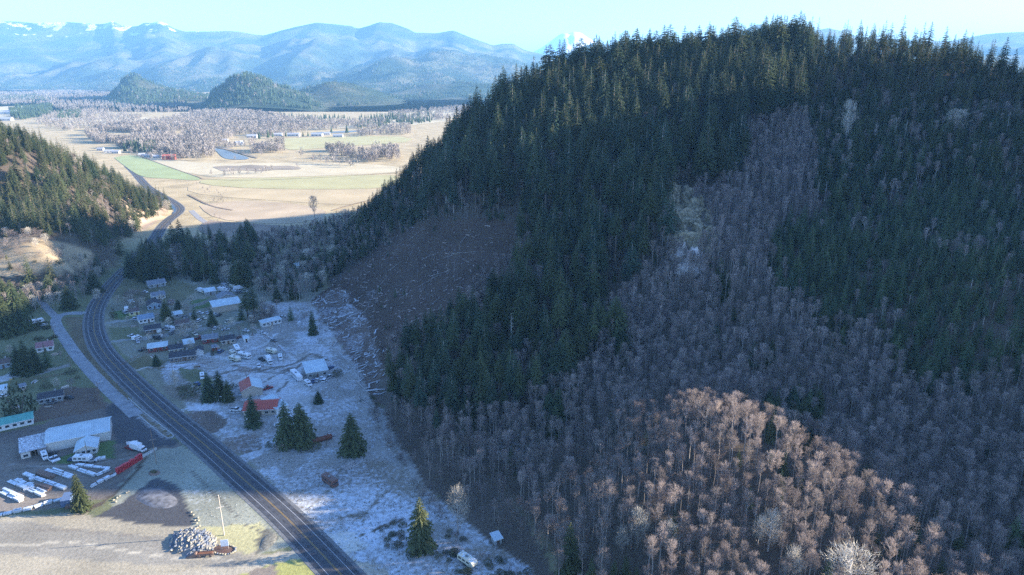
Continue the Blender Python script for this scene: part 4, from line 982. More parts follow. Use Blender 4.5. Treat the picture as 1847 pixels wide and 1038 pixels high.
# farmsteads: small pitched buildings
def tiny_house(px, py, l, wd, h, rz, roofm, wallm, label, cat='building', group=None):
    e = empty('farm_building', G(px, py), rz, label, cat, group)
    MB().box(-l/2, l/2, -wd/2, wd/2, -0.3, h).build('wall', wallm, e)
    MB().prism([(-wd/2-.3, 0), (wd/2+.3, 0), (0, wd*.3)], -l/2-.4, l/2+.4).build('roof', roofm, e, (0, 0, h+.01), R(90))
    for k in range(3): MB().box(-l/2+l*(k+.3)/3, -l/2+l*(k+.6)/3, -wd/2-.05, -wd/2+.05, h*.35, h*.75).build('window', mat('far_window', (0.05, 0.06, 0.08), .2, .1), e)
    return e
fw = mat('far_white_wall', (0.5, 0.48, 0.46)); fg = mat('far_grey_roof', (0.35, 0.36, 0.38)); frd = mat('far_red_wall', (0.5, 0.09, 0.06)); frr = mat('far_red_roof', (0.42, 0.12, 0.09)); fwr = mat('far_white_roof', (0.42, 0.42, 0.43))
for i, (px, py, l, wd, h, rz, a, c, lb) in enumerate([
    (306, 288, 22, 12, 6, .2, frr, frd, 'red barn at the far corner of the green field'), (285, 286, 14, 9, 4, .1, fwr, fw, 'low white shed left of the red barn'), (268, 284, 14, 8, 4, 0, fg, fw, 'grey roofed farmhouse at the wood edge above the green field'),
    (256, 282, 10, 8, 3.5, .4, fwr, fw, 'small white shed at the wood edge above the green field'), (196, 276, 16, 8, 4, .3, fg, fw, 'pale farmhouse leftmost below the wood'), (210, 277, 14, 8, 4, 0, fwr, fw, 'white roofed shed right of the pale farmhouse below the wood'), (182, 272, 12, 8, 4, .1, fg, fw, 'grey shed half hidden below the wood'),
    (432, 262, 18, 10, 6, .8, fg, fw, 'dark roofed farmhouse above the river bend'), (406, 256, 14, 9, 4, .2, fwr, fw, 'white farm building at the wood edge by the river'), (530, 246, 30, 12, 5, 0, fwr, fw, 'long white barn among the far farmsteads'), (500, 246, 26, 12, 5, .1, fwr, fw, 'white barn left of the long far barn'),
    (572, 246, 28, 12, 5, 0, fwr, fw, 'white barn right of the dark conifer in the far fields'), (610, 248, 24, 12, 5, .1, fg, fw, 'grey roofed barn right end of the far farmsteads'), (455, 249, 24, 12, 5, .1, fwr, fw, 'white barn at the left end of the far farmsteads'), (590, 244, 16, 10, 5, .2, fg, fw, 'small grey roofed house in the far farmsteads'),
    (14, 206, 70, 30, 7, .1, fwr, fw, 'large white roofed building at the far left edge of the valley'), (10, 218, 45, 18, 6, .1, fg, fw, 'large grey building below the white one at the far left edge'), (100, 219, 20, 12, 6, .3, fg, fw, 'far farmhouse in the fields at left')]):
    tiny_house(px, py, l, wd, h, rz, a, c, lb)
# ------------------------------------------------------------------ the air
hz = MB().box(-25000, 25000, -4000, 40000, -31.5, 1460).build('haze', [], None)
hm = bpy.data.materials.new('haze'); hm.use_nodes = True; t = hm.node_tree; t.nodes.clear()
o_ = N(t, 'ShaderNodeOutputMaterial'); pv = N(t, 'ShaderNodeVolumePrincipled'); pv.inputs['Color'].default_value = (0.27, 0.60, 1.0, 1); pv.inputs['Density'].default_value = 5.4e-5; pv.inputs['Anisotropy'].default_value = 0.0
t.links.new(pv.outputs[0], o_.inputs['Volume']); hz.data.materials.append(hm); tag(hz, 'thin blue haze filling the valley air', 'haze', None, 'stuff')
# ------------------------------------------------------------------ buildings
PANE = mat('window_glass', (0.03, 0.035, 0.045), 0.15, 0.1, 1.0, spec=0.5)
TRIM = mat('white_trim', (0.68, 0.69, 0.68), 0.6, 0.05)
DARK = mat('dark_opening', (0.03, 0.03, 0.032), 0.9)
CONC = mat('foundation', (0.32, 0.31, 0.3), 0.9)
def slab(M, p, th):
    """thick sheet: four corners of the top face, anticlockwise seen from above"""
    q = [(a, b_, c-th) for a, b_, c in p]
    M.poly(p); M.poly(q[::-1])
    for i in range(4): j = (i+1) % 4; M.poly([p[i], q[i], q[j], p[j]])
def frame_of(A, B):
    a, b_ = G(*A), G(*B); c = (a+b_)/2; d = b_-a
    return c, math.atan2(d.y, d.x), d.length
def add_window(par, x, y, z, w_, h_, face='front', fm=None):
    M = MB(); 
    if face == 'front': M.box(x-w_/2-.1, x+w_/2+.1, y-.06, y+.02, z-.1, z+h_+.1)
    else: M.box(x-.02 if face == 'right' else x-.06, x+.06 if face == 'right' else x+.02, y-w_/2-.1, y+w_/2+.1, z-.1, z+h_+.1)
    f = M.build('window', fm or TRIM, par); M = MB()
    if face == 'front': M.box(x-w_/2, x+w_/2, y-.085, y-.05, z, z+h_)
    else: M.box(x+.05 if face == 'right' else x-.085, x+.085 if face == 'right' else x-.05, y-w_/2, y+w_/2, z, z+h_)
    M.build('pane', PANE, f)
def house(name, A, B, depth, h, rh, roofm, wallm, label, cat='house', ridge='along', win=3, door=True, over=.45, ribs=0, garage=0, chim=False, group=None, sidewin=1, slope_front=None):
    c, rz, Lh = frame_of(A, B); e = empty(name, c, rz, label, cat, group); l = Lh/2; D = depth
    W = MB()
    if ridge == 'along':     # ridge parallel to the front wall
        prof = [(0, -.4), (D, -.4), (D, h), (D/2, h+rh), (0, h)]
        n = len(W.v); W.v += [(-l, y, z) for y, z in prof]+[(l, y, z) for y, z in prof]
        W.f += [(n, n+4, n+3, n+2, n+1), (n+5, n+6, n+7, n+8, n+9)]; W.m += [0, 0]
        for i in (0, 1, 4): j = (i+1) % 5; W.f.append((n+i, n+j, n+5+j, n+5+i)); W.m.append(0)
        W.build('wall', wallm, e)
        s = rh/(D/2); R1 = MB(); o = over
        slab(R1, [(-l-o, -o, h-o*s+.22), (l+o, -o, h-o*s+.22), (l+o, D/2, h+rh+.22), (-l-o, D/2, h+rh+.22)], .18)
        slab(R1, [(-l-o, D/2, h+rh+.22), (l+o, D/2, h+rh+.22), (l+o, D+o, h-o*s+.22), (-l-o, D+o, h-o*s+.22)], .18)
        rf = R1.build('roof', roofm, e)
        for k in range(ribs):
            x = -l+2*l*(k+.5)/ribs; q = MB(); slab(q, [(x-.06, -o, h-o*s+.27), (x+.06, -o, h-o*s+.27), (x+.06, D/2, h+rh+.27), (x-.06, D/2, h+rh+.27)], .04); q.build('seam', roofm, rf)
        F = MB(); F.box(-l-o, l+o, -o-.05, -o-.003, h-o*s-.02, h-o*s+.20); F.build('fascia', TRIM, e)
        if chim: MB().box(l*.3, l*.3+.8, D*.55, D*.55+.8, h, h+rh+.9).build('chimney', CONC, rf)
    elif ridge == 'across':  # gable faces the front
        prof = [(-l, -.4), (l, -.4), (l, h), (0, h+rh), (-l, h)]
        W.prism(prof, 0, D); W.build('wall', wallm, e); s = rh/l; o = over; rf = None
        for sg in (-1, 1):
            R1 = MB(); p = [(sg*(l+o), -o, h-o*s+.22), (sg*(l+o), D+o, h-o*s+.22), (0, D+o, h+rh+.22), (0, -o, h+rh+.22)]
            slab(R1, p if sg > 0 else p[::-1], .18)
            rf = R1.build('roof', roofm[0 if sg < 0 else 1] if isinstance(roofm, (list, tuple)) else roofm, e)
            q = MB(); q.poly([(sg*(l+o), -o-.03, h-o*s+.22), (0, -o-.03, h+rh+.22), (0, -o-.03, h+rh), (sg*(l+o), -o-.03, h-o*s)][::(1 if sg < 0 else -1)]); q.build('bargeboard', TRIM, e)
    else:                    # single pitch, rising to the back
        prof = [(0, -.4), (D, -.4), (D, h+rh), (0, h)]; n = len(W.v); W.v += [(-l, y, z) for y, z in prof]+[(l, y, z) for y, z in prof]
        W.f += [(n, n+3, n+2, n+1), (n+4, n+5, n+6, n+7), (n, n+1, n+5, n+4), (n+1, n+2, n+6, n+5), (n+3, n, n+4, n+7)]; W.m += [0]*5
        W.build('wall', wallm, e); s = rh/D; o = over; R1 = MB()
        slab(R1, [(-l-o, -o, h-o*s+.25), (l+o, -o, h-o*s+.25), (l+o, D+o, h+rh+o*s+.25), (-l-o, D+o, h+rh+o*s+.25)], .2); rf = R1.build('roof', roofm, e)
        for k in range(ribs):
            x = -l+2*l*(k+.5)/ribs; q = MB(); slab(q, [(x-.06, -o, h-o*s+.30), (x+.06, -o, h-o*s+.30), (x+.06, D+o, h+rh+o*s+.30), (x-.06, D+o, h+rh+o*s+.30)], .04); q.build('seam', roofm, rf)
        MB().box(-l-o, l+o, -o-.05, -o-.003, h-o*s-.02, h-o*s+.24).build('fascia', TRIM, e)
    slots = win+(1 if door else 0)+garage; k = 0
    for i in range(slots):
        x = -l+2*l*(i+.5)/slots
        if garage and i >= slots-garage:
            MB().box(x-1.3, x+1.3, -.05, .05, 0, 2.2).build('garage_door', TRIM, e)
        elif door and i == slots//2:
            MB().box(x-.5, x+.5, -.06, .05, 0, 2.05).build('door', mat('dark_door', (0.12, 0.07, 0.05), .6), e)
        else: add_window(e, x, 0, 1.0, min(1.5, 1.2*l/slots), 1.05)
    for s_ in range(sidewin):
        add_window(e, l, D*(s_+.5)/sidewin, 0, 1.2, 1.0, 'right') if False else None
    for s_ in range(sidewin):
        y = D*(s_+.5)/sidewin
        M = MB(); M.box(l-.02, l+.06, y-.7, y+.7, 1.0, 2.1); f = M.build('window', TRIM, e); M = MB(); M.box(l+.05, l+.085, y-.6, y+.6, 1.1, 2.0); M.build('pane', PANE, f)
    return e
rD = mat('dark_shingles', (0.055, 0.055, 0.065), .9, .25, 2.0, frost=.12); rG = mat('grey_shingles', (0.19, 0.205, 0.23), .9, .3, .6)
rB = mat('brown_shingles', (0.12, 0.085, 0.075), .9, .25, 2.0, frost=.15); rBl = mat('blue_roof', (0.20, 0.27, 0.35), .7, .25, .5)
rC = mat('frosted_metal_roof', (0.46, 0.55, 0.58), .5, .12, .25); rT = mat('teal_metal_roof', (0.10, 0.34, 0.29), .5, .12, .5, frost=.22)
rR = mat('red_metal_roof', (0.42, 0.085, 0.06), .5, .12, .5, frost=.08); rP = mat('dull_red_roof', (0.28, 0.13, 0.13), .7, .15, 1, frost=.2); rS = mat('frost_speckled_roof', (0.24, 0.24, 0.25), .7, .3, 3, frost=.5, fscale=2.6)
rRg = mat('red_roof_frosted', (0.30, 0.12, 0.11), .6, .15, 1, frost=.45)
wW = mat('white_siding', (0.70, 0.69, 0.65), .8, .06); wC = mat('cream_siding', (0.62, 0.56, 0.42), .8, .08); wG = mat('grey_siding', (0.33, 0.34, 0.33), .8, .1); wB = mat('brown_siding', (0.20, 0.14, 0.10), .85, .15)
wR = mat('red_siding', (0.27, 0.045, 0.04), .8, .12); wT = mat('tan_siding', (0.45, 0.38, 0.30), .8, .1); wM = mat('pale_metal_siding', (0.55, 0.53, 0.48), .6, .06); wBl = mat('blue_siding', (0.28, 0.36, 0.42), .8, .08); wY = mat('yellow_siding', (0.66, 0.60, 0.30), .8, .06)
HS = [
 ('warehouse', (86, 816), (200, 793), 14, 4.2, 2.2, rC, wM, 'long pale metal warehouse beside the dark gravel lot', 'warehouse', dict(win=0, door=False, ribs=26, sidewin=0)),
 ('office_building', (137, 825), (176, 817.5), 8.5, 2.7, 1.7, rC, wM, 'small gabled office with four front windows before the long warehouse', 'building', dict(ridge='across', win=4, door=False, sidewin=1)),
 ('barn', (-34, 786), (61, 765), 8, 2.8, 1.5, rT, wW, 'low barn with green metal roof at the left edge', 'barn', dict(win=7, door=False, ribs=12, sidewin=0)),
 ('manufactured_home', (70, 731), (114, 723), 8, 2.7, 1.2, rD, wG, 'dark roofed home among clutter north of the green roofed barn', 'house', dict(win=3)),
 ('bungalow', (67, 637), (97, 632), 9, 2.7, 1.8, rP, wW, 'pink roofed white bungalow between the conifers by the side road', 'house', dict(win=2)),
 ('shed', (-16, 716), (12, 711), 5, 2.5, .5, rC, wW, 'frosted white shed at the left edge beside the round conifer', 'shed', dict(ridge='mono', win=1, door=False, sidewin=0)),
 ('house', (269, 521), (300, 516), 11, 2.7, 1.8, rG, wG, 'grey roofed house farthest up the village by the dark wood', 'house', dict(win=2)),
 ('house', (276, 542), (299, 538), 9, 2.7, 1.6, rG, wW, 'grey frosted roof house below the farthest village house', 'house', dict(win=2)),
 ('house', (267, 560), (292, 556), 11, 2.8, 1.9, rD, wBl, 'dark slate roofed house left of the broad village conifer', 'house', dict(win=2, ridge='across')),
 ('house', (234, 571), (252, 568), 7, 2.6, 1.4, rB, wY, 'small brown roofed house with pale yellow wall nearest the highway bend', 'house', dict(win=1)),
 ('house', (252, 585), (279, 580), 9, 2.7, 1.7, rBl, wW, 'blue roofed white house with porch by the lawn', 'house', dict(win=3)),
 ('house', (262, 604), (291, 599.5), 8, 2.7, 1.6, rD, wB, 'brown ranch house with pale garage door in the middle of the village', 'house', dict(win=2, garage=1)),
 ('shed', (309, 576), (330, 572), 6, 2.5, 1.2, rC, wG, 'frosted roof shed right of the broad village conifer', 'shed', dict(win=1, door=False)),
 ('house', (318, 594), (343, 590), 9, 2.7, 1.5, rB, wB, 'dull brown roofed house behind the bare yard trees', 'house', dict(win=2)),
 ('metal_barn', (386, 566), (436, 557.5), 11, 4.4, 1.0, rC, wT, 'big tan barn with frosted pale green roof in the village', 'barn', dict(ridge='mono', win=0, door=False, ribs=12, sidewin=1)),
 ('house', (396, 546), (424, 541), 9, 3.0, 2.0, rG, wG, 'steep grey gabled house behind the big tan barn', 'house', dict(ridge='across', win=2)),
 ('shed', (371, 534), (390, 531), 7, 2.6, .8, rC, wG, 'frost white roofed shed left of the scrap yard', 'shed', dict(ridge='mono', win=0, door=True)),
 ('house', (366, 621), (394, 617), 8, 2.7, 1.4, rG, wR, 'red walled house with frosted grey roof in the village', 'house', dict(win=2)),
 ('house', (400, 623), (425, 619), 7, 2.7, 1.5, rD, wT, 'pale walled house with dark roof right of the red walled house', 'house', dict(win=2)),
 ('house', (268, 637), (303, 632), 8, 2.7, 1.3, rC, wR, 'red walled house under a frosted roof beside the utility pole', 'house', dict(win=2, chim=True)),
 ('house', (306, 640), (331, 636), 7, 2.8, 1.5, rD, wC, 'cream walled dark roofed house behind the ranch house', 'house', dict(win=2)),
 ('shed', (333, 629), (351, 626), 7, 2.4, .5, rC, wG, 'low flat shed with frosted green roof above the ranch house', 'shed', dict(ridge='mono', win=0, door=False)),
 ('ranch_house', (307, 655), (353, 649), 9, 2.8, 1.6, rD, wB, 'long dark roofed ranch house with white eaves by the frosted drive', 'house', dict(win=5)),
 ('garage', (352, 643), (367, 641), 6, 2.8, 1.3, rD, wW, 'white walled garage wing at the right end of the ranch house', 'garage', dict(ridge='across', win=0, garage=1, door=False)),
 ('mobile_home', (474, 591), (508, 583), 4.6, 2.7, .4, rC, wW, 'long white mobile home below the dark conifers at the pasture edge', 'mobile home', dict(ridge='mono', win=4)),
 ('workshop', (554, 684), (592, 677.5), 13, 3.2, .9, rC, wG, 'square workshop with frosted pale roof in the frosted yard', 'workshop', dict(ridge='mono', win=2, door=True, ribs=9)),
 ('red_barn', (437, 719), (475, 712), 11, 3.6, 2.2, [rR, rC], wT, 'barn with one red and one frosted roof slope among the dark conifers', 'barn', dict(ridge='across', win=0, door=False, sidewin=0)),
 ('shop_building', (440, 752), (499, 748), 11, 2.9, 1.8, rR, wT, 'long red roofed shop behind the single roadside conifer', 'building', dict(win=4, ribs=12)),
 ('shop_wing', (500, 749), (520, 741), 13, 3.0, 1.0, rC, wW, 'white walled wing with frosted roof joined to the red roofed shop', 'building', dict(ridge='mono', win=1, door=False, ribs=6)),
 ('shed', (390, 724), (401, 722.5), 3, 2.2, .5, rC, wW, 'tiny white kiosk under the roadside conifers', 'shed', dict(ridge='mono', win=1, door=False, sidewin=0)),
 ('shed', (893, 985), (905, 981), 3.0, 2.2, .4, rC, wG, 'small grey shed in the edge of the bare wood', 'shed', dict(ridge='mono', win=0, door=True, sidewin=0)),
 ('shed', (536, 487), (545, 485.5), 6, 3.0, .8, rC, wW, 'white roofed cabin half hidden in the dark wood', 'shed', dict(ridge='mono', win=1, door=False, sidewin=0)),
 ('shed', (344, 575), (351, 573.5), 4, 2.3, .6, rG, wT, 'small tan shed left of the slim dark conifer', 'shed', dict(win=1, door=False, sidewin=0)), ('shed', (306, 551), (314, 549.5), 5, 2.3, .8, rB, wB, 'brown shed just right of the broad village conifer top', 'shed', dict(win=1, door=False, sidewin=0)),
 ('shed', (236, 552), (243, 550.5), 4, 2.3, .6, rC, wG, 'little frosted shed near the highway bend', 'shed', dict(ridge='mono', win=0, door=True, sidewin=0)), ('shed', (384, 634), (392, 632.5), 4, 2.3, .6, rG, wR, 'small red shed right of the ranch house garage', 'shed', dict(win=0, door=True, sidewin=0)),
 ('shed', (441, 618), (449, 616.5), 4, 2.3, .6, rC, wW, 'small white shed at the edge of the frosted pasture', 'shed', dict(win=0, door=True, sidewin=0)), ('shed', (38, 706), (48, 703.5), 4, 2.3, .6, rG, wT, 'small tan shed behind the round dark evergreen', 'shed', dict(win=1, door=False, sidewin=0)), ('house', (-8, 668), (22, 662), 8, 2.6, 1.4, rB, wBl, 'bluish walled house at the left edge beside the round bush', 'house', dict(win=2)),
 ('shed', (186, 482), (199, 480), 7, 3.0, 1.0, rC, wW, 'white cabin beside the sunlit hill foot at the road gap', 'shed', dict(win=1, door=False, sidewin=0)),
]
for nm, A, B, D, h, rh, rm, wm, lb, ct, kw in HS:
    if ct == 'house' and kw.get('ridge', 'along') == 'along': kw = dict(kw, chim=True)
    house(nm, A, B, D, h, rh, rm, wm, lb, ct, **kw)
# open lean-to at the left end of the warehouse
c, rz, Ll = frame_of((39, 829), (87, 817)); e = empty('lean_to', c, rz, 'frost speckled open shed joined to the left end of the warehouse', 'shed'); l = Ll/2; R1 = MB()
slab(R1, [(-l-.4, -.4, 3.0), (l, -.4, 3.0), (l, 11, 4.6), (-l-.4, 11, 4.6)], .2); R1.build('roof', rS, e)
W = MB(); W.box(-l, -l+3.2, -.0, .2, -.3, 2.75); W.build('wall', wM, e); MB().box(-l, -l+.2, .2, 10.8, -.3, 2.7).build('wall', wM, e); MB().box(l*.25, l-.05, 0, .2, -.3, 2.75).build('wall', rS, e); MB().box(-l+.2, l, 10.6, 10.8, -.3, 4.2).build('wall', wM, e)
for x in (-l+3.3, 0.2): MB().box(x, x+.2, 0, .2, 0, 2.7).build('post', wB, e)
f = MB().box(-l+.7, -l+2.5, -.06, .02, .6, 1.8).build('window', TRIM, e); MB().box(-l+.8, -l+2.4, -.09, -.05, .7, 1.7).build('pane', PANE, f)
# garage doors on the left side of the red barn
c, rz, Ll = frame_of((437, 719), (475, 712)); 
# ------------------------------------------------------------------ vehicles
TY = mat('tyre', (0.02, 0.02, 0.02), .9); GL = PANE
def paintm(nm, c, fr=.45): return mat('paint_'+nm, c, .4, .05, 1.0, frost=fr, fscale=1.4)
PW = paintm('white', (.68, .68, .67)); PS = paintm('silver', (.4, .41, .42)); PD = paintm('dark', (.035, .038, .045), .22); PR = paintm('red', (.28, .035, .035), .15); PB = paintm('blue', (.05, .09, .2), .3); PG = paintm('grey', (.16, .165, .17), .3); PC = paintm('cream', (.6, .55, .42)); PBR = paintm('brown', (.16, .08, .06), .2)
def wheels(e, xs, y, r=.34):
    for x in xs:
        for s in (-1, 1):
            w_ = MB().tube((x, s*y-s*.12, r), (x, s*y+s*.06, r), r, r, 8).build('wheel', TY, e)
def prof_body(M, prof, hw): M.prism(prof, -hw, hw)
def vehicle(kind, px, py, to, m, label, cat, group=None, scale=1.0):
    p = G(px, py); q = G(*to); rz = math.atan2(q.y-p.y, q.x-p.x)
    e = empty(kind, p, rz, label, cat, group); e.scale = (scale,)*3
    if kind in ('car', 'pickup', 'suv'):
        Lc, hw = (4.6, .9) if kind != 'pickup' else (5.4, .95); a = Lc/2
        b_ = MB(); prof_body(b_, [(-a, .32), (a, .32), (a, .72), (a*.55, .92), (-a*.9, .98), (-a, .85)], hw); b_.build('body', m, e)
        cab = {'car': [(-a*.72, .96), (a*.45, .93), (a*.12, 1.42), (-a*.45, 1.42)], 'suv': [(-a*.93, .96), (a*.45, .93), (a*.2, 1.72), (-a*.85, 1.72)], 'pickup': [(-a*.2, .96), (a*.5, .93), (a*.25, 1.7), (-a*.12, 1.7)]}[kind]
        c_ = MB(); prof_body(c_, cab, hw*.86); c_.build('windows', GL, e)
        tz = cab[2][1]; r_ = MB(); r_.box(cab[3][0]-.05, cab[2][0]+.05, -hw*.87, hw*.87, tz-.02, tz+.05); r_.build('roof', m, e)
        if kind == 'pickup': MB().box(-a*.95, -a*.25, -hw*.75, hw*.75, .97, 1.0).build('bed', PD, e)
        wheels(e, (-a*.62, a*.62), hw)
    elif kind in ('van', 'camper_trailer', 'motorhome', 'bus', 'box_truck'):
        Lc, hw, ht = {'van': (5.6, 1.0, 2.3), 'camper_trailer': (7.0, 1.2, 2.7), 'motorhome': (8.0, 1.25, 3.1), 'bus': (11.5, 1.3, 3.0), 'box_truck': (7.5, 1.2, 3.1)}[kind]; a = Lc/2
        b_ = MB()
        if kind == 'box_truck':
            prof_body(b_, [(a*.35, .5), (a, .5), (a, 1.2), (a*.85, 1.35), (a*.7, 2.2), (a*.35, 2.2)], hw*.92); b_.build('cab', m, e)
            MB().box(-a, a*.33, -hw, hw, .8, ht).build('cargo_box', PW, e); MB().box(a*.86, a*.9+.02, -hw*.8, hw*.8, 1.35, 2.0).build('windscreen', GL, e)
        elif kind == 'camper_trailer':
            prof_body(b_, [(-a, .6), (a*.85, .6), (a, 1.1), (a, 2.1), (a*.85, ht), (-a*.92, ht), (-a, 2.2)], hw); b_.build('body', m, e); MB().tube((a, 0, .6), (a+1.2, 0, .5), .06, .05, 5).build('tow_bar', PD, e)
        elif kind == 'motorhome':
            prof_body(b_, [(-a, .45), (a*.95, .45), (a, 1.3), (a*.86, 1.5), (a*.8, 2.1), (a*.95, 2.2), (a*.9, ht), (-a, ht)], hw); b_.build('body', m, e); MB().box(a*.84, a*.9, -hw*.85, hw*.85, 1.5, 2.1).build('windscreen', GL, e)
        elif kind == 'van':
            prof_body(b_, [(-a, .4), (a, .4), (a, 1.1), (a*.7, 1.3), (a*.5, ht), (-a*.95, ht), (-a, ht-.3)], hw); b_.build('body', m, e); MB().box(a*.56, a*.7, -hw*.8, hw*.8, 1.35, 1.9).build('windscreen', GL, e)
        else:
            prof_body(b_, [(-a, .5), (a, .5), (a, ht-.4), (a*.97, ht), (-a*.98, ht), (-a, ht-.3)], hw); b_.build('body', m, e)
        n = {'bus': 9, 'motorhome': 4, 'camper_trailer': 3, 'van': 2, 'box_truck': 0}[kind]
        for s in (-1, 1):
            for k in range(n):
                x0 = -a*.86+(a*1.6)*k/n; MB().box(x0, x0+a*1.1/n, min(s*hw, s*(hw+.03)), max(s*hw, s*(hw+.03)), ht*.52, ht*.76).build('window', GL, e)
        if kind != 'box_truck': MB().box(-a*.2, a*.05, -.4, .4, ht, ht+.25).build('roof_vent', PG, e)
        wheels(e, (-a*.55, a*.62) if kind != 'camper_trailer' else (-a*.15, a*.05), hw*.97, .42)
    return e
rgs0 = random.Random(21)
VH = [
 ('motorhome', 428, 634, (433, 642), PW, 'tall white motorhome nearest the pale walled village house', 'motorhome'),
 ('camper_trailer', 424, 651, (440, 655), PC, 'cream camper leftmost in the row on the frosted yard', 'camper'), ('motorhome', 442, 646, (458, 650), PW, 'white motorhome parked right behind the cream camper', 'motorhome'),
 ('camper_trailer', 490, 637, (505, 641), PC, 'cream camper standing at the back of the vehicle group', 'camper'), ('box_truck', 486, 654, (492, 664), PW, 'white box truck in the middle of the vehicle group', 'truck'),
 ('van', 506, 648, (507, 656), PW, 'white van standing right of the white box truck', 'van'), ('car', 467, 662, (469, 667), PW, 'small white car in front of the vehicle group', 'car'),
 ('pickup', 472, 650, (462, 644), PD, 'dark truck with hood toward the motorhomes', 'pickup'), ('car', 474, 602, (482, 606), PW, 'white car alone on the frosted pasture below the mobile home', 'car'),
 ('car', 494, 616, (500, 617), PG, 'grey car where the frosted tracks meet', 'car'), ('car', 407, 596, (413, 595), PS, 'silver car beside the small round bare tree', 'car'),
 ('car', 510, 573, (518, 572), PS, 'frosted car at the right end of the mobile home', 'car'), ('van', 365, 682, (366, 695), PW, 'white van parked upright to the road beside the dark conifer trio', 'van'),
 ('car', 356, 694, (350, 690), PB, 'dark blue car left of the dark conifer trio', 'car'), ('bus', 535, 682, (546, 693), PW, 'long white bus beside the square workshop', 'bus'),
 ('van', 556, 695, (561, 699), PW, 'white van at the front end of the long bus', 'van'), ('car', 566, 689, (570, 685), PB, 'dark blue car leftmost before the workshop', 'car'), ('car', 573, 687.5, (577, 683), PS, 'silver car second from left before the workshop', 'car'),
 ('car', 581, 684, (585, 679), PW, 'white car third from left before the workshop', 'car'), ('suv', 586, 688, (591, 682), PW, 'white sport utility car nearest the viewer before the workshop', 'car'), ('pickup', 594, 682, (600, 678), PS, 'silver pickup rightmost before the workshop', 'pickup'),
 ('pickup', 483, 702, (490, 700), PR, 'dark red pickup behind the barn with the red slope', 'pickup'), ('pickup', 426, 741, (436, 741), PW, 'white pickup at the left wall of the red roofed shop', 'pickup'),
 ('car', 504, 768, (511, 766), PS, 'frosted car left of the two great yard conifers', 'car'), ('car', 596, 665, (602, 662), PB, 'dark car behind the square workshop', 'car'),
 ('pickup', 360, 611, (370, 608), PR, 'long dark red pickup left of the red walled house', 'pickup'), ('pickup', 372, 608.5, (380, 606), PD, 'dark pickup behind the dark red one', 'pickup'), ('car', 431, 610, (437, 608), PBR, 'brown car right of the pale walled house', 'car'),
 ('box_truck', 229, 561, (230, 553), PW, 'tall white truck beside the small yellow walled house', 'truck'), ('pickup', 238, 608, (246, 609), PW, 'white pickup on the lawn left of the brown ranch house', 'pickup'), ('van', 247, 612, (257, 608), PW, 'white van next to the pickup on the lawn', 'van'),
 ('car', 249, 618, (251, 623), PS, 'pale car below the white van on the lawn', 'car'), ('car', 298, 595, (303, 596), PW, 'white car right of the brown ranch house', 'car'), ('camper_trailer', 307, 596, (316, 598), PS, 'silver camper right of the white car by the brown ranch house', 'camper'),
 ('car', 362, 566, (368, 567), PW, 'white car leftmost in the yard before the big tan barn', 'car'), ('car', 374, 566, (376, 571), PS, 'silver car in the yard before the big tan barn', 'car'), ('car', 388, 569, (394, 569), PW, 'white car at the left corner of the big tan barn', 'car'),
 ('car', 369, 575, (374, 578), PC, 'cream car between the two village conifers', 'car'), ('suv', 359, 580, (363, 577), PW, 'white sport utility car left of the bushy village conifer', 'car'), ('car', 344, 586, (350, 588), PS, 'silver car before the dull brown roofed house', 'car'),
 ('car', 395, 570, (400, 567), PD, 'black car by the front wall of the big tan barn', 'car'), ('car', 125.5, 719, (132, 720), PD, 'black car at the right end of the dark roofed home', 'car'), ('car', 94, 728.5, (104, 726), PG, 'dark grey car on the clutter before the dark roofed home', 'car'),
 ('camper_trailer', 30, 592, (38, 590), PW, 'white camper among the hedge left of the side road', 'camper'), ('car', 50, 581, (57, 580), PW, 'white car behind the hedge left of the side road', 'car'), ('camper_trailer', 68, 583, (78, 581), PW, 'long white camper at the back of the hedge by the side road', 'camper'),
 ('car', 80, 588, (85, 585), PS, 'silver car at the right end of the hedge by the side road', 'car'), ('car', 15, 597, (22, 595), PC, 'pale car leftmost below the hedge by the side road', 'car'),
 ('pickup', 100, 829, (106, 833), PW, 'white pickup right of the open shed of the warehouse', 'pickup'), ('pickup', 94, 831, (100, 835), PW, 'white pickup left of the other one by the open shed', 'pickup'), ('car', 92, 821, (99, 819), PD, 'black car against the warehouse wall', 'car'), ('van', 81, 826, (84, 832), PW, 'white van at the mouth of the open shed', 'van'),
 ('car', 134, 831, (141, 831), PB, 'dark blue car at the front left corner of the office', 'car'), ('camper_trailer', 150, 832, (163, 832), PW, 'long white camper in front of the office', 'camper'), ('car', 166, 832.5, (173, 832), PS, 'silver car right of the long white camper', 'car'),
 ('box_truck', 250, 812.5, (262, 816), PW, 'white truck beside the sign at the lot entrance', 'truck'), ('car', 235, 810, (241, 812), PR, 'red and white car left of the sign at the lot entrance', 'car'),
 ('camper_trailer', 843, 1017, (856, 1026), PC, 'cream camper in the clearing at the bottom of the bare wood', 'camper'), ('car', 83, 544, (88, 544), PS, 'silver car on the lane at the upper left', 'car'), ('pickup', 46, 563, (54, 562), PS, 'grey pickup half hidden left of the lane', 'pickup'),
 ('motorhome', 596, 873, (612, 884), PBR, 'rusty brown motorhome with frosted roof abandoned in the frosted field', 'motorhome'), ('car', 8, 716, (16, 714), PW, 'white car beside the frosted shed at the left edge', 'car'),
]
for v_ in VH: vehicle(*v_)
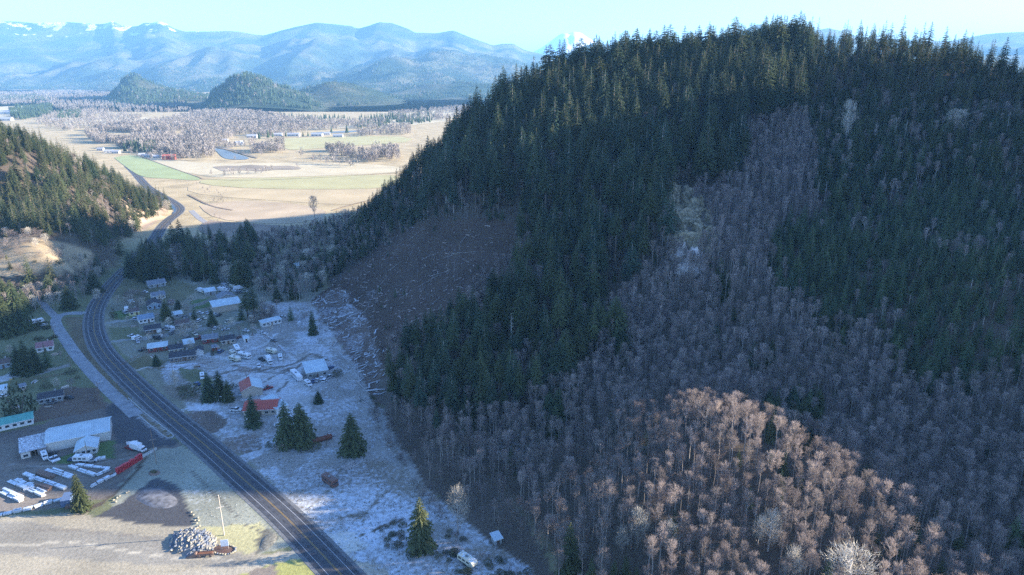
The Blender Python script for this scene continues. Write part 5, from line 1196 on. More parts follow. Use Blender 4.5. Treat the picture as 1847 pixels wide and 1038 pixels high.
# odds and ends that fill the village yards
for i, (px, py) in enumerate([(262, 528), (288, 549), (244, 578), (298, 566), (318, 583), (352, 604), (388, 594), (338, 612), (300, 628), (258, 632), (398, 636), (420, 640), (444, 598), (334, 574), (226, 566), (284, 612), (378, 588), (410, 582), (350, 570), (312, 602)]):
    vehicle(['car', 'pickup', 'suv', 'van'][i % 4], px, py, (px+rgs0.choice([5, 7, 2]), py+rgs0.choice([-3, 1, 4])), [PW, PG, PS, PD, PB, PC][i % 6], '%s %s parked in a village yard' % (['white', 'grey', 'silver', 'dark', 'blue', 'cream'][i % 6], ['car', 'pickup', 'sport utility car', 'van'][i % 4]), 'car' if i % 4 != 3 else 'van', 'vehicles parked in the village yards')
for i, (px, py) in enumerate([(249, 553), (283, 568), (262, 578), (310, 590), (330, 600), (360, 590), (290, 606), (276, 644), (356, 662), (391, 628), (415, 628), (345, 584), (240, 590), (118, 700), (62, 690), (30, 735), (88, 735), (100, 640), (455, 604), (430, 571)]):
    e = empty('wood_pile', G(px, py), i*.8, 'low pile of boards and junk in a yard', 'pile', 'piles of boards and junk in the yards')
    for k in range(6): MB().box(-1.5+rgs0.uniform(-.5, .3), 1.3+rgs0.uniform(-.3, .6), -.9+k*.3, -.64+k*.3, 0, rgs0.uniform(.25, 1.0)).build('board', [wB, wT, wG, wW][(i+k) % 4], e)
# scrap yard behind the grey gabled house
rgs = random.Random(3)
for i, (px, py) in enumerate([(398, 520), (405, 517), (412, 514), (419, 511.5), (404, 526), (412, 522), (421, 519), (429, 516), (422, 526), (431, 523), (438, 520), (431, 530), (440, 527), (358, 524), (364, 528), (446, 533)]):
    vehicle(['car', 'van', 'pickup', 'car', 'box_truck'][i % 5], px, py, (px+9, py+rgs.choice([-2, 0, 3])), [PW, PS, PC, PG][i % 4], '%s in the scrap yard' % ['frosted wrecked car', 'frosted old van', 'frosted old pickup', 'frosted scrap car', 'frosted box truck'][i % 5], 'scrap vehicle', 'frosted vehicles of the scrap yard')
# ------------------------------------------------------------------ the stock yard in the lower left
FB = mat('frosted_board', (0.46, 0.48, 0.48), .7, .15, 2.0, frost=.7, fscale=1.5); WB = mat('weathered_board', (0.20, 0.13, 0.10), .85, .25, 2.0, frost=.12)
RB = mat('red_paint_metal', (0.50, 0.045, 0.06), .45, .1, 1.0); BB = mat('blue_container_paint', (0.10, 0.15, 0.25), .6, .1, 1.0); GBm = mat('galvanised', (0.5, 0.52, 0.54), .4, .1, 2.0, frost=.5)
_bm = {}
def board(L_, w_, h_, m):
    k = (round(L_, 1), w_, h_, m.name)
    if k not in _bm: _bm[k] = MB().box(-L_/2, L_/2, -w_/2, w_/2, 0, h_).mesh('board', m)
    return _bm[k]
def stack(px, py, to, wd, hh, m, label, cat='stack', group=None, name='board_stack', n=3, lay=3):
    a, b_ = G(px, py), G(*to); c = (a+b_)/2; d = b_-a; e = empty(name, c, math.atan2(d.y, d.x), label, cat, group)
    MB().box(-d.length*.4, -d.length*.4+.2, -wd/2, wd/2, 0, .15).build('bearer', WB, e); MB().box(d.length*.4-.2, d.length*.4, -wd/2, wd/2, 0, .15).build('bearer', WB, e)
    bw = wd/n*.9; bh = hh/lay*.9
    for i in range(n):
        top = lay - (rgs.random() < .3)
        for k in range(top):
            o = bpy.data.objects.new('board', board(d.length*rgs.choice([.86, .93, 1.0]), bw, bh, m)); link(o, e)
            o.location = (rgs.uniform(-.2, .2), -wd/2+wd*(i+.5)/n, .15+k*hh/lay)
    return e
def lerp2(a, b_, t): return (a[0]+(b_[0]-a[0])*t, a[1]+(b_[1]-a[1])*t)
ORD = ['first', 'second', 'third', 'fourth', 'fifth', 'sixth', 'seventh', 'eighth', 'ninth']
ROWS = [((3, 889), (40, 906), 3, 1.6, FB, 'the front left corner row'), ((6, 884), (42, 900), 2, 1.0, FB, 'the low row behind the front left corner row'),
        ((15, 868), (81, 897), 4, 1.6, FB, 'the second diagonal row'), ((28, 866), (84, 890), 3, 1.5, FB, 'the row doubling the second diagonal row'),
        ((43, 856), (120, 884), 4, 1.7, FB, 'the long third diagonal row'), ((83, 848), (130, 864), 3, 1.5, FB, 'the diagonal row behind the golden topped cypress'), ((96, 847), (134, 860), 2, 1.3, FB, 'the short row doubling the one behind the cypress'),
        ((125, 843), (173, 860), 3, 1.4, FB, 'the left side of the triangle of stacks'), ((138, 841), (199, 846), 4, 1.4, FB, 'the top side of the triangle of stacks'), ((174, 860), (199, 848), 2, 1.4, FB, 'the right side of the triangle of stacks'),
        ((164, 880), (210, 856), 4, 1.5, FB, 'the line along the yard fence above the cypress'), ((168, 874), (205, 855), 2, 1.0, WB, 'the low line inside the yard fence'),
        ((-30, 937), (60, 918), 5, 1.6, FB, 'the front line at the lower left edge'), ((62, 917), (113, 901), 3, 1.5, FB, 'the front line left of the blue container')]
for A, B, n, wd, m, where in ROWS:
    for k in range(n):
        s0, s1 = (k+.03)/n, (k+.95)/n
        stack(*lerp2(A, B, s0), lerp2(A, B, s1), wd, rgs.choice([.6, .8, 1.0]), m, '%s frosted stack from the left in %s' % (ORD[k], where), 'stack', 'frosted stacks of the stock yard', n=2 if wd < 1.45 else 3, lay=2)
for A, B, lb in (((69, 854), (97, 864), 'dark brown stack of rough boards behind the long third row'), ((66, 877), (92, 885), 'dark brown stack with reddish end between the second and third rows'), ((118, 917), (139, 912), 'brown board stack at the foot of the golden topped cypress')):
    stack(*A, B, 2.2, 1.1, WB, lb, n=3, lay=3)
# small pallets and boxes on the rows
for i, (px, py, lb) in enumerate([(35, 869, 'pale crate on the left part of the second diagonal row'), (58, 866, 'blue tinted crate leaning by the third diagonal row'), (55, 876, 'white crate beside the second diagonal row'), (48, 884, 'flat crate at the middle of the second row'), (179, 829, 'white crate at the right end of the office front'), (186, 828, 'small white crate right of the office lawn')]):
    e = empty('crate', G(px, py), i*.7, lb, 'crate')
    for k in range(4): MB().box(-.9, .9, -.8+k*.42, -.8+k*.42+.36, .0, .9).build('slat', FB, e)
# blue container
e = empty('container', G(119, 915), frame_of((113, 917), (125, 915))[1], 'blue shipping container left of the golden topped cypress', 'container')
MB().box(-1.6, 1.6, 0, 6, 0, 2.6).build('body', BB, e); MB().box(-1.5, -.05, -.05, -.003, .1, 2.5).build('door', BB, e); MB().box(.05, 1.5, -.05, -.003, .1, 2.5).build('door', BB, e)
for k in range(6): MB().box(-1.66, -1.602, .3+k, .7+k, .1, 2.5).build('rib', BB, e)
# red gates along the fence
A, B = (211, 856), (256, 828)
for k in range(9):
    p, q = lerp2(A, B, (k+.02)/9), lerp2(A, B, (k+.98)/9); a, b_ = G(*p), G(*q); d = b_-a
    e = empty('stock_gate', (a+b_)/2, math.atan2(d.y, d.x), '%s red metal gate from the left in the row along the yard fence' % ORD[k], 'gate', 'red gates along the yard fence'); l = d.length/2; hh = rgs.uniform(1.7, 2.7)
    for z in [hh*i/5+.15 for i in range(6)]: MB().box(-l*.95, l*.95, -.5, .5, z, z+.16).build('rail', RB, e)
    for x in (-l*.95, 0, l*.9): MB().box(x, x+.12, -.55, .55, 0, hh+.2).build('upright', RB, e)
e = empty('fence', G(256, 828), frame_of((256, 828), (274, 818))[1], 'short pale board fence where the row of red gates ends by the lot', 'fence'); 
for k in range(3): MB().box(0, 7.2, -.03, .03, .3+k*.45, .6+k*.45).build('rail', FB, e)
for k in range(5): MB().box(k*1.75, k*1.75+.14, .035, .16, 0, 1.6).build('post', WB, e)
def rail_fence(pts, label, step=2.6):
    pp = [G(*p) for p in pts]; c0_ = pp[0]; e_ = empty('fence', c0_, 0, label, 'fence')
    for a_, b_ in zip(pp[:-1], pp[1:]):
        d_ = b_-a_; n_ = max(1, int(d_.length/step)); rz_ = math.atan2(d_.y, d_.x); mid = (a_+b_)/2-c0_
        for z_ in (.45, .9): o_ = MB().box(-d_.length/2, d_.length/2, -.03, .03, z_, z_+.12).build('rail', WB, e_, mid, rz_)
        for k_ in range(n_):
            q_ = a_+d_*((k_+.5)/n_)-c0_; MB().box(-.07, .07, .035, .17, 0, 1.15).build('post', WB, e_, q_, rz_)
rail_fence([(205, 578), (228, 576), (250, 573)], 'low dark rail fence between the lawns near the highway bend')
rail_fence([(218, 660), (262, 638), (300, 633)], 'low dark rail fence from the highway to the frosted roof red house')
rail_fence([(262, 667), (330, 664), (385, 655)], 'low rail fence along the frosted drive of the ranch house')
rail_fence([(452, 588), (490, 615), (516, 640)], 'low rail fence along the frosted track over the pasture')
rail_fence([(36, 688), (80, 683), (118, 676)], 'low rail fence beside the short lane at the left')
# ------------------------------------------------------------------ poles, signs
WP = mat('pole_wood', (0.22, 0.17, 0.13), .9, .15, 2.0); WPL = mat('pale_pole_wood', (0.46, 0.40, 0.33), .9, .1, 2.0); SG = mat('sign_white', (0.74, 0.75, 0.76), .5, .04)
def topz(px, py, base): return AT(px, py, base.y).z
POLES_AT = []
def pole(px, py, ty, label, arms=1, armz=.9, lamp=False, m=None, r=.16, name='utility_pole'):
    b_ = G(px, py); h = topz(px, ty, b_); e = empty(name, b_, .5, label, 'utility pole'); m = m or WP
    MB().tube((0, 0, -.5), (0, 0, h), r, r*.6, 8).build('post', m, e)
    for k in range(arms):
        z = h*armz-k*1.0; MB().box(-1.2, 1.2, -.16-r, -r*.5, z, z+.14).build('crossarm', m, e)
        for x in (-1.0, -.45, .45, 1.0): MB().tube((x, -r-.05, z+.14), (x, -r-.05, z+.34), .06, .04, 5).build('insulator', GBm, e)
    if lamp: MB().tube((0, -.1, h-.4), (1.8, -.1, h-.1), .05, .04, 5).build('lamp_arm', GBm, e); MB().box(1.6, 2.4, -.25, .05, h-.2, h-.05).build('lamp_head', GBm, e)
    POLES_AT.append((b_, h*armz)); return e
pole(404.5, 966, 893, 'tall pale utility pole rising behind the white sign in the gravel yard', 1, .70, m=WPL, r=.2)
pole(282.5, 838, 776, 'dark utility pole beside the highway near the lot entrance', 1, .72)
pole(182, 728.5, 689, 'utility pole rightmost of the pair by the side road', 1, .9, lamp=True); pole(178.5, 727.5, 697, 'shorter utility pole left in the pair by the side road', 0)
pole(129.5, 669, 640, 'utility pole where the short lane meets the side road', 1, .92); pole(99.5, 610, 587, 'utility pole on the left verge of the side road', 1, .9, lamp=True); pole(76, 566, 524, 'tall pole with lamp arm by the wood at the upper left', 1, .97)
pole(265, 652, 627, 'dark pole in the lawn beside the frosted roof red house', 1, .9); pole(314, 686, 656, 'thin pole on the frosted verge before the ranch house drive', 1, .9); pole(405, 622, 600, 'thin pole in front of the pale walled village house', 1, .9)
pole(159.5, 829, 795, 'thin dark pole standing right before the office gable', 0); pole(354, 541, 522, 'pale orange pole left of the scrap yard', 0, m=WPL); pole(478.5, 808, 788, 'short dark pole left of the bush by the drive', 0, r=.1); pole(427, 592, 575, 'thin pole beside the round bare tree in the village', 0, r=.1)
def wire(i, j, label):
    a, b_ = POLES_AT[i], POLES_AT[j]; p = Vector((a[0].x, a[0].y, a[1]+.3)); q = Vector((b_[0].x, b_[0].y, b_[1]+.3)); M = MB(); prev = p; n = 10
    for k in range(1, n+1):
        t_ = k/n; c_ = p.lerp(q, t_); c_.z -= 4*t_*(1-t_)*(q-p).length*.02; M.tube(prev, c_, .022, .022, 3, caps=False); prev = c_
    tag(M.build('power_line', TY), label, 'power line')
wire(1, 2, 'thin power line from the lot entrance pole to the pair of poles'); wire(2, 4, 'thin power line from the pair of poles to the lane pole'); wire(4, 5, 'thin power line from the lane pole to the verge pole'); wire(0, 1, 'thin power line from the tall pale pole to the lot entrance pole')
def sign(px, py, w_, z0, h_, label, rz=.3, posts=2, d=.08):
    e = empty('sign', G(px, py), rz, label, 'sign')
    for s in ((-1, 1) if posts == 2 else (0,)): MB().box(s*w_*.42-.07, s*w_*.42+.07, .06, .2, 0, z0+h_+.05).build('post', WPL, e)
    MB().box(-w_/2, w_/2, -d/2, .055, z0, z0+h_).build('board', SG, e); return e
sign(406.5, 992, 2.5, 1.4, 2.5, 'white sign board on two posts within the ring of stones', .15)
sign(239.5, 806.5, 4.2, 1.4, 1.4, 'long white sign board at the lot entrance beside the warehouse lawn', .35)
sign(450.5, 772, 1.9, 3.6, 1.3, 'small white sign on a tall pale post in front of the roadside conifer', .2, posts=1)
# ------------------------------------------------------------------ stone pile, ring of stones, wagon in the gravel yard
STN = [mat('pale_stone', (0.34, 0.30, 0.22), .9, .25, 1.5), mat('grey_stone', (0.20, 0.19, 0.175), .9, .25, 1.5), mat('blue_grey_stone', (0.13, 0.15, 0.19), .9, .2, 1.5)]
def rock_mesh(seed, sx=1, sy=1, sz=1, m=0):
    rd = random.Random(seed); bm = bmesh.new(); bmesh.ops.create_icosphere(bm, subdivisions=1, radius=.5)
    for v in bm.verts: v.co *= rd.uniform(.75, 1.15); v.co.x *= sx; v.co.y *= sy; v.co.z *= sz
    me = bpy.data.meshes.new('stone'); bm.to_mesh(me); bm.free(); me.materials.append(STN[m]); return me
RKS = [rock_mesh(i, 1.0, 1.9, .8, [0, 2, 1, 2][i % 4]) for i in range(12)]
e = empty('stone_pile', G(348, 985), 0, 'big pile of pale and bluish stone blocks in the sunlit gravel yard', 'stone pile')
c0 = G(348, 985)
MBm = MB(); 
ring = []; n = 28
for k in range(n):
    a = 6.283*k/n; p = G(348+44*math.cos(a), 979+24*math.sin(a)); ring.append((p.x-c0.x, p.y-c0.y))
ctr = (sum(x for x, y in ring)/n, sum(y for x, y in ring)/n)
for k in range(n):
    (x1, y1), (x2, y2) = ring[k], ring[(k+1) % n]
    f_ = lambda x, y, s: (ctr[0]+(x-ctr[0])*s, ctr[1]+(y-ctr[1])*s)
    for s0, s1, z0, z1 in ((1, .75, 0, .8), (.75, .4, .8, 1.4), (.4, .0, 1.4, 1.7)):
        a1, a2 = f_(x1, y1, s0), f_(x2, y2, s0); b1, b2 = f_(x1, y1, s1), f_(x2, y2, s1); MBm.poly([(*a1, z0), (*a2, z0), (*b2, z1), (*b1, z1)] if s1 > 0 else [(*a1, z0), (*a2, z0), (*b1, z1)])
MBm.build("heap", STN[1], e, smooth=True)
for i in range(260):
    a = rgs.uniform(0, 6.283); s = math.sqrt(rgs.random())*.98; p = G(348+44*math.cos(a)*s, 979+24*math.sin(a)*s)
    o = bpy.data.objects.new('stone', RKS[i % 12]); link(o, e); o.location = (p.x-c0.x, p.y-c0.y, 1.7*(1-s**1.6)+.1); sc_ = rgs.uniform(.4, 1.25); o.scale = (sc_*.8, sc_*1.2, sc_*.9); o.rotation_euler = (rgs.uniform(-.5, .5), rgs.uniform(-.5, .5), rgs.uniform(-.5, .5))
e = empty('flower_bed', G(404, 992), 0, 'round brown bed edged with pale stones around the white sign', 'flower bed'); c0 = G(404, 992)
M = MB(); rr_ = [(G(404+21*math.cos(a), 992+9*math.sin(a))-c0) for a in [6.283*k/26 for k in range(26)]]
for k in range(26): M.poly([(0, 0, .35), (rr_[k].x, rr_[k].y, .08), (rr_[(k+1) % 26].x, rr_[(k+1) % 26].y, .08)][::-1])
bmesh_ok = M.build('mulch', mat('mulch', (0.12, 0.07, 0.055), .95, .3, 3.0), e)
for k in range(26):
    o = bpy.data.objects.new('stone', RKS[(k*5) % 12 if (k*5) % 4 < 2 else 0]); link(o, e); o.location = (rr_[k].x, rr_[k].y, .2); sc_ = rgs.uniform(.55, .85); o.scale = (sc_, sc_*.7, sc_); o.rotation_euler = (0, 0, k)
for i, (px, py) in enumerate([(352, 940), (357, 935), (355, 945), (360, 950), (349, 930), (356, 953), (345, 925), (358, 940)]):
    o = bpy.data.objects.new('boulder', RKS[0 if i % 2 else 4]); link(o); o.location = G(px, py)+Vector((0, 0, .25)); o.scale = (1, .6, .8); tag(o, 'loose pale boulder in the short trail of stones above the stone pile', 'boulder', 'loose boulders above the stone pile')
for i, (px, py) in enumerate([(205, 903), (211, 899), (216, 896), (228, 890), (232, 888), (209, 906)]):
    o = bpy.data.objects.new('boulder', RKS[0 if i % 2 else 4]); link(o); o.location = G(px, py)+Vector((0, 0, .25)); o.scale = (1, .6, .8); tag(o, 'loose pale boulder left of the dark gravel heap', 'boulder', 'loose boulders left of the dark gravel')
# old wooden wagon
e = empty('wagon', G(371, 1003), .12, 'old dark wooden wagon loaded with red brown timber before the stone pile', 'wagon')
MB().box(-2.6, 2.6, -.8, .8, .7, .85).build('bed', WB, e)
for s in (-1, 1): MB().box(-2.6, 2.6, s*.8-.05 if s < 0 else .8, -.8 if s < 0 else .85, .7, 1.35).build('side_board', WB, e)
for k in range(5): MB().tube((-2.3+k*.1, -.6+k*.3, .98+.1*(k % 2)), (2.2, -.6+k*.3, 1.02+.1*(k % 2)), .14, .12, 6).build('timber', mat('red_brown_timber', (0.26, 0.12, 0.07), .9, .2), e)
for x in (-1.8, 1.8):
    for s in (-1, 1): MB().tube((x, s*.95-.05, .5), (x, s*.95+.05, .5), .5, .5, 12).build('wheel', WB, e)
MB().prism([(-6.2, 0), (-2.7, 0), (-2.7, 1.5), (-3.2, 1.5)], -.7, .7).build('ramp', WB, e)
# dark gravel heap with frost
def mound(name, pts, h, m, label, cat, res=26):
    pp = [G(*p) for p in pts]; cx0 = sum(p.x for p in pp)/len(pp); cy0 = sum(p.y for p in pp)/len(pp)
    pl = relax(smooth_line(pp+[pp[0]], 4), 1)[:-1]; M = MB(); k = len(pl); lev = [(1, 0), (.8, .45), (.58, .8), (.35, .97), (.12, 1.0)]
    for s, z in lev:
        for i, p in enumerate(pl): 
            x = cx0+(p.x-cx0)*s; y = cy0+(p.y-cy0)*s; M.v.append((x, y, z*h*(1+.25*float(fbm(x/3, y/3, 3))) if z else -.05))
    for a in range(len(lev)-1):
        for i in range(k): j = (i+1) % k; M.f.append((a*k+i, a*k+j, (a+1)*k+j, (a+1)*k+i)); M.m.append(0)
    M.f.append(tuple((len(lev)-1)*k+i for i in range(k))); M.m.append(0)
    return tag(M.build(name, m, smooth=True), label, cat)
mound('gravel_heap', [(243, 900), (256, 884), (288, 881), (318, 898), (320, 910), (300, 918), (270, 915)], .55, mat('frosted_gravel', (0.14, 0.14, 0.15), .95, .5, .5), 'low dark gravel heap dusted with frost left of the highway', 'gravel heap')
mound('earth_bed', [(267, 853), (280, 847), (290, 852), (284, 858), (270, 858)], .5, WB, 'small round planted bed beside the highway verge', 'flower bed')
mound('brush_pile', [(268, 853), (278, 849), (286, 853), (278, 857)], 1.2, M_shrub, 'dark bush pile on the small round bed by the highway', 'bush')
mound('rubble_bank', [(466, 990), (472, 972), (486, 962), (498, 962), (500, 974), (490, 986), (476, 996)], .3, mat('rubble', (0.17, 0.16, 0.13), .95, .5, 1.2), 'low grey rubble bank where the gravel yard meets the highway', 'bank')
# rusty tank, logs
e = empty('tank', G(577, 797), frame_of((560, 801), (595, 791))[1], 'long rusty tank lying beside the two great yard conifers', 'tank'); rust = mat('rust', (0.16, 0.055, 0.035), .85, .3, 2, frost=.08)
MB().tube((-5, 0, 1.1), (5, 0, 1.1), 1.1, 1.1, 14).build('shell', rust, e, smooth=False); MB().tube((5, 0, 1.1), (5.4, 0, 1.1), 1.1, .6, 14).build('end_cap', rust, e)
for x in (-3, 3): MB().box(x-.2, x+.2, -1, 1, 0, .35).build('cradle', WB, e)
MB().tube((3.5, 0, 2.1), (3.5, 0, 2.6), .25, .25, 8).build('hatch', rust, e)
e = empty('trough', G(597, 786), .4, 'pale frosted trough just behind the rusty tank', 'trough'); 
for s in (-1, 1): MB().box(-2, 2, s*.5-.05, s*.5+.05, 0, .8).build('side', FB, e)
MB().box(-2, 2, -.44, .44, .1, .2).build('bottom', FB, e)
e = empty('tank', G(540, 586), 1.0, 'small pale upright tank beside the pasture conifer', 'tank'); MB().tube((0, 0, 0), (0, 0, 1.9), 1.0, 1.0, 12).build('shell', GBm, e); MB().tube((0, 0, 1.9), (0, 0, 2.2), 1.0, .3, 12).build('lid', GBm, e)
LOGM = mat('bleached_log', (0.36, 0.33, 0.30), .85, .25, 1.5, frost=.3)
def gh(px, py):
    x, y, d = ray(px, py); t0 = 150.0/y if False else None
    ts = np.linspace(120, 720, 1201); ux = x/y*ts; uz = CAM_H+d/y*ts; hh = H(ux, ts); k = np.argmax(uz <= hh)
    return Vector((float(ux[k]), float(ts[k]), float(hh[k])))
def log(a, b_, r, label, group=None):
    p, q = gh(*a), gh(*b_); p.z += r*.8; q.z += r*.8; M = MB(); n = 6; prev = p.copy()
    for k in range(1, n+1):
        c_ = p.lerp(q, k/n); hz_ = float(H(c_.x, c_.y)[0])+r*.8; c_.z = max(c_.z, hz_) if k < n else q.z
        M.tube(prev, c_, r*(1-.5*(k-1)/n), r*(1-.5*k/n), 7, caps=(k in (1, n))); prev = c_
    tag(M.build('log', LOGM), label, 'log', group)
log((649, 692), (643, 650), .32, 'long bleached log standing nearly upright in view at the frosted slope foot'); log((652, 690), (646, 668), .2, 'thin bleached log right of the long one at the slope foot'); log((643, 688), (667, 713), .34, 'bleached log slanting down from the foot of the long one'); log((646, 719), (681, 746), .3, 'crooked bleached log lowest of those at the slope foot')
for k, (a, b_) in enumerate([((735, 436), (765, 413)), ((812, 460), (860, 454)), ((800, 466), (826, 459)), ((815, 592), (822, 566)), ((700, 490), (728, 470)), ((752, 520), (790, 498)), ((775, 500), (812, 488)), ((780, 550), (795, 535)), ((690, 470), (700, 455)), ((842, 520), (870, 495)), ((745, 452), (735, 470)), ((720, 540), (740, 528)), ((660, 560), (668, 545)), ((600, 590), (622, 560)), ((740, 400), (762, 398)), ((830, 440), (850, 415)), ((612, 540), (640, 525)), ((770, 600), (790, 588)), ((760, 470), (790, 455)), ((680, 520), (700, 500))]):
    log(a, b_, .15, 'fallen bleached trunk among the slash of the brown clearcut', 'fallen trunks on the clearcut')
e = empty('log_pile', G(632, 840), .9, 'pile of frosted poles lying in the frosted field below the tall yard conifer', 'log pile')
for k in range(9): MB().tube((-3.5+rgs.uniform(-.6, .6), -1.8+k*.42, .2+.22*(k % 2)), (3.2+rgs.uniform(-.8, .8), -1.8+k*.42+rgs.uniform(-.7, .7), .25), .17, .12, 6).build('log', LOGM, e)
# slash on the clearcut
SL = MB(); k = 0; rs_ = random.Random(4)
while k < 26000:
    x = rs_.uniform(-170, 30); y = rs_.uniform(300, 600); z = float(0)
    k += 1; SL.v.append((x, y, 0))
pts_ = np.array(SL.v); SL = MB(); SF = MB(); zz = H(pts_[:, 0], pts_[:, 1]); qx, qy, _ = P(pts_[:, 0], pts_[:, 1], zz)
okk = inpoly(qx+fbm(pts_[:, 0]/8, pts_[:, 1]/8, 3)*12, qy+fbm(pts_[:, 0]/8, pts_[:, 1]/8, 3, 9)*8, CLEAR+[]); okf = inpoly(qx+fbm(pts_[:, 0]/9, pts_[:, 1]/9, 3)*16, qy, [(545, 560), (575, 530), (620, 520), (655, 560), (690, 640), (690, 760), (660, 750), (625, 660), (590, 605)])
for (x, y, _z), z, o_k, o_f in zip(pts_, zz, okk, okf):
    if not (o_k or o_f): continue
    M = SF if (o_f and rs_.random() < .75) else SL
    l_ = rs_.uniform(.7, 3.2)*(1 if rs_.random() < .93 else 2.3); a = rs_.gauss(.9, .7); dx, dy = math.cos(a)*l_, math.sin(a)*l_; z2 = float(z)+ (dx*.15 + dy*.1) + rs_.uniform(.1, .5)
    r_ = rs_.uniform(.09, .24)*(1.4 if M is SF else 1)
    if rs_.random() < .10: l_ *= 1.8; r_ *= 2.0; dx, dy = dx*1.8, dy*1.8; M.tube((x, y, z+.1), (x+dx, y+dy, z2), r_, r_*.6, 3, caps=False)
tag(SL.build('slash', mat('slash_wood', (0.34, 0.27, 0.23), .9, .6, .4)), 'tangle of cut branches and stems covering the clearcut', 'slash', None, 'stuff')
tag(SF.build('frosted_slash', mat('frosted_slash_wood', (0.42, 0.42, 0.42), .9, .4, .4)), 'whitish frosted debris along the foot of the clearcut', 'slash', None, 'stuff')
# crag: broken rock face
CR = MB(); rs_ = random.Random(8)
rk = mat('crag_rock', (0.30, 0.25, 0.165), .95, .6, .5, bump=.9); rk2 = mat('pale_crag_rock', (0.56, 0.49, 0.43), .95, .3, .6, bump=.9)
ce = empty('crag', gh(1245, 440), 0, 'mossy rock crag breaking through the forest with a pale foot', 'crag'); c0 = gh(1245, 440)
def rockpiece(p, s, m, sd_):
    bm = bmesh.new(); bmesh.ops.create_icosphere(bm, subdivisions=3, radius=1.0); rd = random.Random(sd_); off = rd.uniform(0, 90)
    for v in bm.verts:
        q = v.co.copy(); v.co = q*(1+.9*float(fbm(q.x*1.9+off, q.y*1.9+q.z*2.3, 3)))
        v.co.x *= s[0]; v.co.y *= s[1]; v.co.z *= s[2]
    me = bpy.data.meshes.new('rock'); bm.to_mesh(me); bm.free(); me.materials.append(m); o = link(bpy.data.objects.new('rock', me), ce); o.location = p-c0
for i in range(90):
    px = rs_.uniform(1206, 1286); py = rs_.uniform(342, 496)
    if not inpoly(np.array([px]), np.array([py]), CRAG)[0]: continue
    p = gh(px, py); lowp = py > 462
    rockpiece(p+Vector((0, 0, .4)), (rs_.uniform(2, 5.5), rs_.uniform(2, 4.5), rs_.uniform(2.5, 8)), rk2 if lowp else rk, i)
# ------------------------------------------------------------------ trees that stand singly in village, yard and clearing
def treeat(pr, px, py, ty, wpx, label, cat='conifer', hill=False, name=None, group=None):
    b_ = gh(px, py) if hill else G(px, py); h = topz(px, ty, b_)-b_.z
    dep = float(P(b_.x, b_.y, b_.z)[2]); wm = wpx*dep/FPX
    rad = {'broad_conifer': .27, 'young_conifer': .17, 'alder': .17, 'spreading_tree': .34, 'shrub': .62, 'brush': .5, 'snag': .09, 'tall_conifer': .12}.get(pr.name, .2)
    wx = max(.5, min(2.6, wm/2/(rad*h)))
    pr.plant(name or ('conifer' if cat == 'conifer' else 'bare_tree'), b_, h, px*.37, label, cat, group, wx)
YC = [
 (BROAD[0], 148, 919, 853, 36, 'bushy cypress with golden sunlit top beside the blue container'), (BROAD[1], 760, 990, 897, 62, 'broad conifer sunlit on its upper left between brambles at the clearing'),
 (BROAD[2], 637, 817, 744, 50, 'broad dark conifer alone in the frosted field right of the rusty tank'), (BROAD[0], 519, 803, 722, 48, 'left one of the two great dark conifers by the rusty tank'), (BROAD[2], 545, 801, 725, 54, 'right one of the two great dark conifers by the rusty tank'),
 (BROAD[1], 458, 769, 711, 38, 'dark conifer standing before the red roofed shop'), (BROAD[0], 378, 722, 672, 32, 'left conifer of the dark trio by the tiny kiosk'), (BROAD[2], 398, 720, 667, 30, 'middle conifer of the dark trio by the tiny kiosk'), (BROAD[1], 413, 724, 684, 26, 'right shorter conifer of the dark trio by the tiny kiosk'),
 (BROAD[2], 575, 727, 705, 18, 'small dark conifer alone in the frosted yard below the white van'), (BROAD[0], 36, 673, 622, 32, 'left conifer of the dark group beside the pink roofed bungalow'), (BROAD[1], 51, 675, 612, 38, 'tallest conifer of the dark group beside the pink roofed bungalow'), (BROAD[2], 67, 671, 626, 28, 'right conifer of the dark group beside the pink roofed bungalow'),
 (YOUNG[0], 86, 662, 619, 20, 'slender conifer before the pink roofed bungalow'), (YOUNG[1], 352, 577, 550, 12, 'slim dark conifer left of the cars before the tan barn'), (BROAD[0], 384, 588, 557, 20, 'bushy dark conifer in front of the tan barn'),
 (YOUNG[3], 436, 578, 547, 14, 'dark conifer at the right front corner of the tan barn'), (YOUNG[2], 525, 578, 549, 15, 'dark conifer at the right end of the mobile home'), (TALL[0], 460, 580, 508, 30, 'very tall conifer with pale trunk right of the tan barn'), (TALL[2], 447, 574, 515, 26, 'tall conifer just behind the very tall one by the tan barn'),
 (BROAD[1], 283, 660, 639, 20, 'dark round conifer left of the long ranch house'), (BROAD[0], 301, 577, 541, 26, 'broad dark conifer in the middle of the upper village'), (BROAD[2], 322, 557, 540, 14, 'small dark conifer right of the broad one in the upper village'), (YOUNG[2], 319, 629, 609, 6, 'thin columnar cypress behind the cream walled house'),
 (BROAD[1], 565, 604, 560, 22, 'dark conifer at the foot of the frosted slash slope'), (BROAD[0], 12, 606, 520, 46, 'huge dark conifer at the left edge above the hedge'), (BROAD[2], 36, 598, 505, 46, 'huge dark conifer second from the left edge above the hedge'),
 (BROAD[2], 1026, 1052, 943, 60, 'big conifer with golden left flank at the bottom of the bare wood')]
YC[-1] = (Proto('broad_conifer', conifer_geo(44, cb=.03, rad=.25, lev=30, nb=10, droop=.3, top=.72, w=.3), M_bark, M_needle_sunlit),)+YC[-1][1:]; YC[1] = (YC[-1][0],)+YC[1][1:]
for a in YC: treeat(*a)
BRIGHT = [Proto('young_conifer', conifer_geo(s_, cb=.04, rad=.17, lev=19, nb=7, droop=.15, top=.8), M_bark, M_needle_sunlit) for s_ in (35, 36)]
